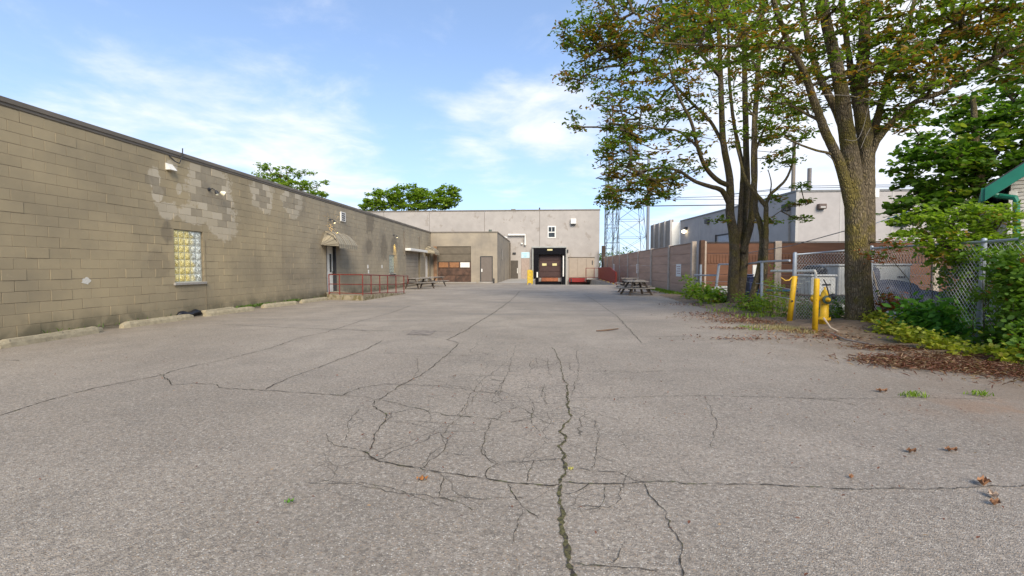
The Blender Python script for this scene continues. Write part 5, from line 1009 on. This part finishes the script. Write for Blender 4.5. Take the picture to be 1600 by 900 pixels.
# big tree, distance 9.9
Y = 9.9
tree('big_tree', 'big mossy tree with a thick trunk splitting into many limbs by the mesh fence', [
 ([(1343, 503, Y), (1342, 470, Y), (1340, 430, Y), (1339, 380, Y), (1337, 330, Y), (1333, 290, Y), (1330, 258, Y), (1326, 228, Y), (1320, 190, Y-.1), (1314, 140, Y-.2), (1304, 90, Y-.3), (1290, 30, Y-.4), (1280, -50, Y-.5)], 0.2479, 0.0740),
 ([(1350, 380, Y), (1351, 330, Y+.02), (1352, 290, Y+.05), (1353, 255, Y+.1), (1354, 225, Y+.1), (1347, 180, Y+.15), (1346, 130, Y+.2), (1350, 70, Y+.3), (1353, 0, Y+.4), (1355, -70, Y+.5)], 0.1850, 0.0740),
 ([(1330, 330, Y), (1322, 290, Y-.1), (1312, 255, Y-.15), (1300, 228, Y-.2), (1287, 200, Y-.3), (1276, 170, Y-.4), (1264, 135, Y-.5), (1248, 95, Y-.6), (1225, 50, Y-.7), (1205, -10, Y-.9)], 0.1110, 0.0444),
 ([(1334, 285, Y+.05), (1326, 225, Y+.1), (1305, 170, Y+.2), (1285, 130, Y+.3), (1270, 90, Y+.4), (1258, 40, Y+.5), (1250, -40, Y+.6)], 0.0888, 0.0444),
 ([(1350, 300, Y+.1), (1347, 235, Y+.2), (1340, 180, Y+.4), (1333, 130, Y+.5), (1325, 80, Y+.6), (1318, 20, Y+.7), (1315, -50, Y+.7)], 0.0814, 0.0444),
 ([(1355, 262, Y+.1), (1366, 228, Y), (1384, 202, Y-.1), (1408, 176, Y-.2), (1436, 156, Y-.3), (1470, 145, Y-.4), (1510, 118, Y-.5), (1560, 88, Y-.6), (1620, 60, Y-.7)], 0.0740, 0.0259),
 ([(1356, 250, Y+.1), (1366, 205, Y+.3), (1378, 160, Y+.5), (1396, 100, Y+.7), (1418, 40, Y+.9), (1440, -40, Y+1)], 0.0888, 0.0370),
 ([(1318, 275, Y), (1310, 252, Y-.1), (1296, 240, Y-.2), (1276, 235, Y-.3), (1250, 226, Y-.4), (1225, 214, Y-.5)], 0.0333, 0.0133),
 ([(1290, 205, Y-.2), (1282, 190, Y-.3), (1260, 178, Y-.3), (1236, 165, Y-.4), (1212, 160, Y-.5), (1190, 150, Y-.5)], 0.0333, 0.0148),
 ([(1272, 160, Y-.4), (1262, 130, Y-.5), (1240, 84, Y-.9), (1215, 74, Y-1.1), (1150, 72, Y-1.4), (1080, 70, Y-1.7), (1020, 66, Y-2)], 0.0370, 0.0148),
 ([(1378, 160, Y+.5), (1410, 120, Y+.2), (1450, 80, Y), (1500, 40, Y-.3), (1560, 10, Y-.5)], 0.0444, 0.0148),
 ([(1318, 260, Y-.1), (1308, 262, Y-.15), (1300, 248, Y-.2), (1290, 240, Y-.25)], 0.0148, 0.0059)],
 [(1230, 60, Y-.4, 1.5, 1.4, 1.0, 140), (1310, 20, Y, 1.7, 1.6, .9, 130), (1280, 130, Y+.2, .9, 1.0, .7, 46), (1400, 60, Y+.3, 1.3, 1.3, .9, 120), (1480, 70, Y-.3, 1.4, 1.2, .8, 150), (1570, 60, Y-.5, 1.2, 1.2, .75, 120), (1430, 150, Y-.1, .9, .9, .45, 60), (1520, 20, Y-.4, 1.6, 1.2, .6, 110), (1130, 55, Y-1.2, 1.0, .8, .5, 60), (1070, 30, Y-1.6, .9, .7, .45, 46), (1380, 130, Y+.2, .6, .8, .6, 34), (1400, 190, Y, .4, .4, .25, 16), (1330, -70, Y, 3.4, 2.2, .8, 110), (1215, 150, Y-.4, .5, .5, .35, 14), (1400, 110, Y-1.2, .8, .6, .5, 40)],
 LG, M_bark, leaf=.115, per=23, cr=(.27, .09), seed=9, thin=.74, twig_r=.008, sides=30, lasp=.42, seedy=.42, dead=[([(1410, 60, Y-.6), (1428, 66, Y-.7), (1450, 60, Y-.8), (1468, 80, Y-.8), (1477, 110, Y-.8)], 0.0163, 0.0133), ([(1477, 108, Y-.8), (1473, 145, Y-.8)], 0.0104, 0.0059), ([(1360, 200, Y-.3), (1352, 215, Y-.35), (1345, 232, Y-.4)], 0.0059, 0.0030), ([(1362, 100, Y-.5), (1358, 160, Y-.5), (1342, 215, Y-.5), (1320, 218, Y-.5)], 0.0052, 0.0030), ([(1436, 156, Y-.45), (1500, 150, Y-.6), (1560, 118, Y-.7), (1620, 120, Y-.8)], 0.0089, 0.0059), ([(1190, 160, Y-.3), (1250, 150, Y-.3), (1330, 150, Y-.3), (1400, 168, Y-.3)], 0.0059, 0.0059)], zlimb=2.9, seg=.3)
# far and back trees
tree('maple_tree', 'dense dark green maple standing behind the house and grey building at the right edge', [([(1530, 470, 15), (1535, 380, 15), (1530, 300, 15), (1525, 230, 15), (1520, 150, 15)], .22, .06), ([(1530, 300, 15), (1480, 250, 15), (1440, 230, 15)], .09, .03), ([(1530, 280, 15), (1570, 220, 15), (1610, 170, 15)], .09, .03)],
 [(1530, 250, 15, 1.9, 1.8, 1.5, 330), (1470, 265, 14.6, 1.2, 1.3, .8, 150), (1440, 320, 14.3, .8, .9, .45, 70), (1590, 200, 15.4, 1.7, 1.7, 1.7, 260), (1500, 330, 14.5, 1.5, 1.5, .9, 190), (1610, 100, 16, 1.6, 1.6, 1.5, 170), (1530, 170, 15.5, 1.1, 1.1, .6, 90), (1640, 280, 15, 1.6, 1.6, 1.6, 120), (1410, 190, 15, .9, .8, .3, 30), (1420, 250, 14.8, .4, .4, .3, 20)],
 LD, M_bark2, leaf=.17, per=26, cr=(.34, .13), seed=21, lasp=.85, seedy=.16, thin=.44)
tree('lime_green_sapling', 'bright green leafy sapling leaning over the mesh fence before the house', [([(1520, 520, 8.2), (1515, 440, 8.2), (1500, 390, 8.2), (1490, 350, 8.2)], .03, .012), ([(1515, 440, 8.2), (1545, 380, 8.1), (1570, 340, 8.1)], .018, .008), ([(1500, 400, 8.2), (1460, 370, 8.1), (1430, 350, 8)], .015, .006)],
 [(1500, 350, 8.2, .75, .5, .28, 90), (1440, 335, 8.2, .30, .3, .14, 14), (1455, 362, 8.1, .36, .3, .14, 20), (1545, 335, 8.1, .45, .4, .22, 44), (1520, 390, 8.1, .7, .4, .3, 90), (1580, 370, 7.9, .3, .3, .3, 26), (1480, 388, 8.2, .4, .35, .15, 22), (1425, 372, 8.2, .35, .3, .14, 14), (1405, 345, 8.3, .22, .2, .08, 6), (1560, 420, 8.0, .35, .35, .4, 40)],
 LY, M_bark2, leaf=.08, per=22, cr=(.17, .06), seed=33, thin=.72, lasp=.6, seedy=.08, zlimb=.6, twig_r=.003, seg=.15)
tree('roof_line_tree', 'light green tree top with wispy shoots showing above the block building roof', [([(455, 400, 34), (455, 330, 34), (450, 280, 34)], .2, .05)],
 [(425, 277, 34, 1.3, 1.2, .40, 60), (460, 291, 34, 1.6, 1.3, .5, 80), (495, 305, 34, .8, .8, .35, 40), (415, 262, 34, .8, .6, .25, 14), (450, 266, 34, .9, .6, .35, 14), (478, 272, 34, .9, .6, .35, 12), (500, 285, 34, .6, .6, .3, 8)],
 LY, M_bark2, leaf=.17, per=24, cr=(.28, .16), seed=41, lasp=.6, seedy=.0, twig_r=.012, seg=.8)
tree('broad_tree', 'broad green tree crown rising behind the warehouse roof', [([(640, 430, 84), (640, 380, 84), (640, 338, 84)], .5, .3)],
 [(600, 312, 84, 3.6, 2.5, 2.0, 120), (635, 303, 84, 4.0, 2.5, 1.8, 150), (675, 312, 84, 3.4, 2.5, 1.9, 120), (580, 322, 84, 2.2, 2, 1.0, 50), (640, 324, 84, 5.5, 2, .8, 70)], LY, M_bark2, leaf=.45, per=26, cr=(.75, .4), thin=.85, seed=51, lasp=.7, seedy=.0, twig_r=.03, seg=1.2)
tree('round_tree', 'rounder tree crown behind the warehouse roof, right of the broad one', [([(700, 430, 86), (700, 380, 86), (700, 338, 86)], .4, .2)],
 [(700, 306, 86, 2.4, 2.0, 2.1, 100), (690, 318, 86, 2.6, 2, 1.1, 50), (710, 300, 86, 1.3, 1.2, 1.0, 26)], LY, M_bark2, leaf=.43, per=24, cr=(.65, .35), thin=.85, seed=52, lasp=.7, seedy=.0, twig_r=.03, seg=1.2)
# ---------------------------------------------------------------- low plants
def bush(name, label, cat, blobs, leafm, leaf, per=None, seed=0, lasp=.6, flat=.6, dr=.2, stems=True, kind=None, seedy=.05, group=None):
    """blobs: world (x, y, z, rx, ry, rz, leaves)"""
    rs = np.random.RandomState(seed); cs = []; b = blobs[0]
    root = thing(name, label, cat, (b[0], b[1], 0), group) if not kind else None
    for (x, y, z, rx, ry, rz, n) in blobs:
        sub_ = max(3, n//14); c = rs.normal(0, .5, (sub_, 3)); c = np.clip(c, -1, 1)*np.array([rx, ry, rz])+np.array([x, y, z]); idx = rs.randint(0, sub_, n); q = c[idx]+rs.normal(0, 1, (n, 3))*leaf*np.array([1.1, 1.1, .8]); q[:, 2] = np.maximum(q[:, 2], .02)+gz_arr(q)+(.04 if kind else 0); cs.append(q)
    cen = np.concatenate(cs); ti = np.zeros((len(cen), 2)); ti[:, 0] = .5+.5*np.sin(cen[:, 0]*7+cen[:, 2]*9); ti[:, 1] = (rs.uniform(0, 1, len(cen)) < seedy)*.9
    o = leaves('foliage' if root else name, cen, leaf, leafm, root, tint=ti, seed=seed, asp=lasp, flat=flat, droop=dr)
    if root is None: tag(o, label, cat, group, kind)
    elif stems:
        mb = MB(); rr = random.Random(seed)
        for (x, y, z, rx, ry, rz, n) in blobs:
            for k in range(max(3, n//120)): a = (x+rr.uniform(-.6, .6)*rx, y+rr.uniform(-.6, .6)*ry, 0); e_ = (a[0]+rr.uniform(-.3, .3)*rx, a[1]+rr.uniform(-.3, .3)*ry, z+rz*rr.uniform(.1, .9)); mb.tube([a, ((a[0]+e_[0])/2+rr.uniform(-.03, .03), (a[1]+e_[1])/2, e_[2]*.55), e_], [.008, .006, .003], 4, cap=False)
        mb.build('stems', M_bark2, root)
    return root or o
def gz_arr(q): return .17*np.exp(-((q[:, 0]-MX)**2+((q[:, 1]-9.75)*.9)**2)/1.0)
def gw(px, py, z=0): q = G(px, py, z); return q.x, q.y
# vine curtain along the mesh fence at right
vb = []
for (px, py, Yd, rx, rz, n) in ((1566, 420, 8.2, .32, .3, 700), (1596, 440, 7.1, .32, .4, 900), (1570, 482, 7.9, .36, .35, 1100), (1602, 505, 6.9, .34, .35, 1100), (1503, 455, 8.3, .24, .3, 420), (1494, 500, 8.3, .30, .22, 700), (1572, 525, 7.6, .32, .16, 560), (1620, 480, 6.6, .45, .6, 1000), (1640, 420, 6.5, .45, .5, 700), (1538, 462, 7.5, .17, .08, 110), (1578, 425, 6.95, .22, .28, 520), (1596, 465, 6.75, .2, .3, 420), (1562, 400, 7.2, .14, .1, 120), (1485, 425, 8.4, .28, .28, 300), (1462, 405, 8.5, .25, .12, 130), (1520, 440, 8.3, .2, .5, 300), (1520, 410, 8.1, .35, .2, 500), (1606, 545, 6.9, .35, .12, 420), (1650, 540, 6.2, .5, .2, 500)):
    q = P(px, py, Yd); vb.append((q.x, q.y, max(.1, q.z), rx, .22, rz, n))
bush('climbing_vine', 'dense green vine climbing over the mesh fence around the right grey post', 'vine', vb, leafmat('vine_leaf', (.065, .14, .018), (.18, .28, .035), (.22, .08, .02), .4), .075, seed=61, lasp=.75, seedy=.03)
def gbush(name, label, cat, spots, leafm, leaf, seed, **k):
    bl = []
    for (px, py, r_, h, n) in spots: x, y = gw(px, py); bl.append((x, y, h*.5, r_, r_*.7, h*.55, n))
    return bush(name, label, cat, bl, leafm, leaf, seed=seed, **k)
LR = leafmat('rusty_leaf', (.07, .12, .02), (.12, .17, .03), (.30, .085, .03), .35)
gbush('yellow_groundcover', 'yellow green leafy ground plants below the mesh fence right of the big trunk', 'ground cover', [(1366, 519, .16, .16, 260), (1380, 528, .14, .26, 260), (1398, 530, .16, .14, 300), (1412, 540, .12, .24, 240), (1436, 540, .18, .13, 260), (1450, 550, .10, .22, 160), (1478, 550, .2, .12, 240), (1500, 560, .09, .2, 120), (1545, 560, .18, .1, 170), (1570, 572, .1, .2, 120), (1592, 570, .15, .12, 160)], LW, .06, 71, kind='stuff', lasp=.8)
LS2 = leafmat('shrub_leaf', (.05, .15, .02), (.12, .26, .03), (.2, .3, .05), .4)
gbush('leafy_shrub', 'rich green broad leaved shrub growing out under the mesh left of the right post', 'shrub', [(1432, 530, .25, .5, 380), (1455, 535, .3, .6, 520), (1478, 538, .3, .5, 420), (1490, 540, .12, .3, 120)], LS2, .13, 72, lasp=.5, dr=.4)
gbush('rusty_weed', 'reddish leaved weed just right of the big trunk', 'weed', [(1383, 517, .16, .5, 300), (1400, 518, .18, .5, 340), (1418, 522, .16, .4, 200)], LR, .095, 73, seedy=.7)
gbush('pale_weed', 'bushy green weeds along the foot of the right grey post', 'weed', [(1560, 552, .3, .3, 500), (1590, 556, .3, .4, 600), (1620, 566, .3, .4, 500)], LD, .09, 74)
q = P(1385, 402, 9.6); bush('trunk_sprout', 'red and green leafy sprout growing against the right side of the big trunk', 'plant', [(q.x-.15, 9.35, q.z+.12, .2, .12, .07, 70), (q.x-.3, 9.4, q.z-.1, .28, .12, .08, 110), (q.x, 9.4, q.z+.06, .16, .12, .07, 60)], LR, .075, seed=75, seedy=.45, stems=False)
mbs = MB().tube([(6.95, 9.3, .4), (6.9, 9.32, 1.0), (q.x-.1, 9.38, q.z)], [.01, .008, .005], 5); sp_ = [o for o in bpy.data.objects if o.name == 'trunk_sprout'][0]; mbs.build('stems', M_bark2, sp_)
gbush('tall_weed', 'tall feathery green weed behind the leaning bollard', 'weed', [(1206, 497, .3, .9, 420), (1213, 492, .22, 1.2, 260), (1222, 494, .2, .7, 200)], LY, .075, 81, lasp=.35)
gbush('low_weed', 'low green weeds between the leaning bollard and the hydrant', 'weed', [(1250, 500, .25, .5, 300), (1262, 502, .2, .4, 200), (1240, 498, .2, .35, 140)], LD, .08, 82)
gbush('hydrant_weed', 'green weeds right of the hydrant at the foot of the big trunk', 'weed', [(1298, 507, .16, .45, 200), (1310, 508, .16, .35, 180), (1290, 512, .12, .25, 90)], LD, .08, 83)
gbush('fence_foot_shrub', 'leafy green shrub at the corner of the pink fence', 'shrub', [(1092, 469, .5, .75, 420), (1105, 474, .5, .6, 420), (1122, 478, .5, .5, 380), (1085, 466, .4, .5, 260)], LY, .12, 84, lasp=.8)
gbush('trunk_foot_weed', 'green weeds between the twin trunk and the thin tree', 'weed', [(1162, 484, .3, .45, 200), (1175, 488, .35, .4, 260), (1190, 492, .35, .45, 300), (1135, 478, .3, .3, 140)], LY, .09, 85)
# white flower umbels
th = thing('white_flowers', 'cluster of white flower umbels between the leaning bollard and the hydrant', 'flowers', tuple(G(1256, 500))); M_fl = mat('white_petal', (.62, .62, .52), .8, .1, 30)
for (px, py) in ((1256, 436), (1250, 443), (1246, 449), (1262, 440), (1253, 466), (1262, 470), (1246, 472), (1192, 470)):
    q = P(px, py, 10.9 if px > 1200 else 13); mb = MB()
    for k in range(14): a = rnd.uniform(0, 6.28); r_ = rnd.uniform(0, .06); mb.lathe([(.004, 0), (.016, .004), (.012, .01)], (q.x+r_*math.cos(a), q.y+r_*math.sin(a), q.z-r_*.15), 5)
    f = mb.build('umbel', M_fl, th); _sub(MB().tube([(q.x, q.y, q.z), (q.x+.03, q.y, q.z*.5), (q.x, q.y+.05, 0)], .004, 4, cap=False), 'stalk', M_bark2, f)
# grass and litter scattered as blades
def blades(name, pts, h, m, label, cat, seed=0, w=.012):
    rs = np.random.RandomState(seed); p = np.array(pts); N = len(p); a = rs.uniform(0, 6.28, N); L = h*rs.uniform(.4, 1.2, N); d = np.stack([np.cos(a), np.sin(a), np.zeros(N)], 1); s_ = np.stack([-np.sin(a), np.cos(a), np.zeros(N)], 1)
    v = np.empty((N, 4, 3)); v[:, 0] = p-s_*w; v[:, 1] = p+s_*w; v[:, 2] = p+d*(L*.25)[:, None]+s_*w*.7+np.array([0, 0, 1])*(L*.6)[:, None]; v[:, 3] = p+d*(L*.6)[:, None]+np.array([0, 0, 1])*L[:, None]
    me = bpy.data.meshes.new(name); me.from_pydata(v.reshape(-1, 3).tolist(), [], [(4*i, 4*i+1, 4*i+2, 4*i+3) for i in range(N)]); ca = me.color_attributes.new('tint', 'FLOAT_COLOR', 'POINT'); c = np.zeros((N, 4)); c[:, 0] = rs.uniform(0, 1, N); c[:, 3] = 1; ca.data.foreach_set('color', np.repeat(c, 4, axis=0).reshape(-1)); me.materials.append(m)
    return tag(ob(name, me), label, cat, None, 'stuff')
def scatter(spots, dens=1.0):
    out = []
    for (px, py, rx, ry, n) in spots:
        x, y = gw(px, py)
        for _ in range(int(n*dens)): out.append((x+rnd.gauss(0, rx), y+rnd.gauss(0, ry), .01))
    return out
g_ = []
for k in range(3600): u = rnd.random()**.8; y = 16+u*14; g_.append((FX-.15-abs(rnd.gauss(0, .28))*(1.25-u), y, .005)) if y > 21.3 else None
g_ += scatter([(1130, 480, .4, .3, 160), (1165, 488, .4, .2, 160), (1200, 497, .4, .2, 160)])
blades('verge_grass', [q for q in g_ if q], .13, LY, 'green grass growing along the foot of the pink fence', 'grass', 3, .014)
w_ = []
for k in range(900): y = rnd.choice([rnd.uniform(8, 19.5), rnd.gauss(13.9, .35), rnd.gauss(14.9, .25), rnd.gauss(16.6, .3)]); w_.append((WX+.02+abs(rnd.gauss(0, .05)), y, 0))
blades('wall_foot_weeds', w_[:640], .10, LD, 'sparse weeds sprouting along the foot of the block wall', 'weeds', 4, .01)
c_ = scatter([(1425, 620, .05, .02, 50), (1530, 619, .06, .03, 50), (1165, 512, .1, .08, 60), (1440, 622, .05, .02, 24), (1185, 516, .12, .05, 50)]); blades('crack_grass', c_, .05, LY, 'tiny grass tufts in the cracks of the asphalt at the right', 'grass', 5, .006)
d_ = []
for (px, py, rx, ry, n) in ((1232, 516, .25, .12, 420), (1265, 521, .2, .08, 200), (1210, 512, .25, .1, 180)): x, y = gw(px, py); d_ += [(x+rnd.gauss(0, rx), y+rnd.gauss(0, ry), .012) for _ in range(n)]
LS = leafmat('straw', (.26, .20, .09), (.34, .28, .13), None, .2); blades('dry_grass', d_, .07, LS, 'dry straw coloured grass at the foot of the bollards', 'grass', 6, .006)
# dead leaf litter: thin flat blades and needles
LB = leafmat('dead_leaf', (.10, .04, .026), (.22, .092, .05), (.33, .22, .13), .15)
def litter(name, spots, size, label, seed, asp, cat='leaf litter', zt=.05):
    pts = []
    for (px, py, rx, ry, n, h) in spots:
        x, y = gw(px, py)
        for _ in range(n): gx, gy = x+rnd.gauss(0, rx), y+rnd.gauss(0, ry); pts.append((gx, gy, .022+gz(gx, gy)+abs(rnd.gauss(0, h))))
    p = np.array(pts); ti = np.zeros((len(p), 2)); ti[:, 0] = nr.uniform(0, 1, len(p)); ti[:, 1] = nr.uniform(0, 1, len(p)) < .25; o = leaves(name, p, size, LB, None, tint=ti, seed=seed, asp=asp, flat=.25, droop=0); tag(o, label, cat, None, 'stuff')
litter('leaf_litter', [(1420, 566, .3, .16, 1500, .012), (1470, 572, .4, .16, 2400, .018), (1530, 576, .4, .16, 2200, .018), (1590, 580, .4, .2, 2000, .018), (1440, 548, .35, .12, 900, .012), (1500, 560, .4, .14, 1500, .02), (1560, 565, .4, .14, 1500, .02), (1390, 545, .3, .15, 420, .01), (1640, 590, .5, .3, 1200, .02)], .075, 'thick strip of reddish brown dead leaves and twigs at the verge below the vine', 91, .14)
litter('fallen_leaves', [(1085, 477, .5, .5, 260, .01), (1130, 492, .6, .4, 420, .01), (1160, 502, .5, .3, 420, .01), (1190, 505, .5, .25, 420, .01), (1150, 497, .8, .3, 300, .01), (1250, 520, .5, .15, 160, .01), (1020, 458, .5, .6, 160, .01), (1140, 514, .3, .08, 120, .006), (1160, 531, .35, .05, 90, .005), (1310, 528, .5, .2, 260, .01), (1240, 530, .9, .4, 160, .004), (1350, 525, .4, .2, 300, .01)], .06, 'scattered brown fallen leaves on the dirt edge under the thinner trees', 92, .4, 'fallen leaves')
litter('debris_specks', [(800, 640, 3.2, 1.4, 260, .0), (1200, 620, 2.6, 1.2, 260, .0), (400, 560, 3.0, 2.0, 200, .0), (1300, 560, 1.5, .6, 160, .0), (700, 520, 3.5, 3.5, 200, .0)], .022, 'tiny dry specks of leaf scattered over the asphalt', 93, .5, 'debris')
# single leaves and sticks on the asphalt
def leaf_thing(px, py, L, m, label, curl=.3, rz=0):
    L *= .66; q = G(px, py); mb = MB(); n = 7; vs = []
    for i in range(n):
        u = i/(n-1); w = L*.32*math.sin(math.pi*min(.97, u+.03))**.8
        for s_ in (-1, 0, 1): vs.append((L*(u-.5), s_*w*(1+.2*math.sin(i*3+s_)), .008+L*curl*abs(s_)*.4+L*curl*.5*(u-.5)**2+.01*math.sin(i*2.3+s_)))
    mb.add(vs, [(i*3+k, (i+1)*3+k, (i+1)*3+k+1, i*3+k+1) for i in range(n-1) for k in range(2)]); o = mb.build('fallen_leaf', m); o.location = (q.x, q.y, .004); o.rotation_euler.z = rz; tag(o, label, 'leaf')
M_dl = mat('brown_leaf', (.25, .12, .055), .8, .3, 30); M_gl = mat('green_fallen_leaf', (.09, .20, .02), .5, .2, 30); M_pale = mat('pale_leaf', (.38, .27, .19), .8, .2, 30)
for a in ((660, 750, .10, mat('orange_leaf', (.34, .14, .04), .8, .3, 40), 'orange brown leaf flat on the asphalt below the left cracks', .1, .3), (452, 787, .07, M_gl, 'fresh green leaf alone on the asphalt at lower left', .3, .6), (1424, 708, .10, M_dl, 'brown curled leaf, left one of the pair in the right foreground', .5, .1), (1486, 706, .12, M_dl, 'narrow brown curled leaf, right one of the pair in the right foreground', .4, 0), (1378, 613, .16, M_dl, 'brown leaf on the far crack at the right', .4, 0), (1537, 759, .13, M_dl, 'crumpled brown leaf on the long crack at far right', .7, .8), (1552, 778, .10, M_pale, 'pale leaf upright below the crumpled one', .6, 1.3), (1555, 790, .09, M_dl, 'brown leaf touching the pale one at far right', .6, .4), (1330, 748, .05, M_dl, 'tiny brown leaf just above the long crack right of centre', .5, .9), (892, 735, .05, mat('yellow_leaf', (.5, .45, .12), .7), 'tiny yellow leaf beside the mossy crack', .2, .4)): leaf_thing(*a)
o = MB().tube([G(932, 517, .02), G(950, 515.5, .025), G(966, 513.5, .02)], [.012, .016, .01], 6).build('stick', mat('brown_stick', (.13, .08, .05), .9)); tag(o, 'short brown stick lying mid yard right of the centre', 'stick')
o = MB().tube([G(1365, 564, .012), G(1380, 568, .012), G(1397, 573, .012)], [.008, .007, .005], 5).build('stick', M_poleW); tag(o, 'pale thin twig on the asphalt left of the leaf strip', 'stick')
# hedge far behind the gap
q = P(962, 388, 62); bush('far_hedge', 'dark hedge of bushes seen over the fence beyond the warehouse corner', 'hedge', [(q.x-1.2, 62, 2.0, 1.2, 1, 1.6, 500), (q.x+1, 62, 2.1, 1.3, 1, 1.4, 500), (q.x+3, 64, 2.0, 1.2, 1, 1.4, 400)], LD, .3, seed=95, stems=True)
o = MB().bev((6.2, 51.0, 0), (6.6, 51.2, 3.6)).build('timber_gate', mat('dark_gate_timber', (.05, .035, .025), .9)); tag(o, 'dark narrow timber panel closing the gap at the warehouse corner', 'panel')
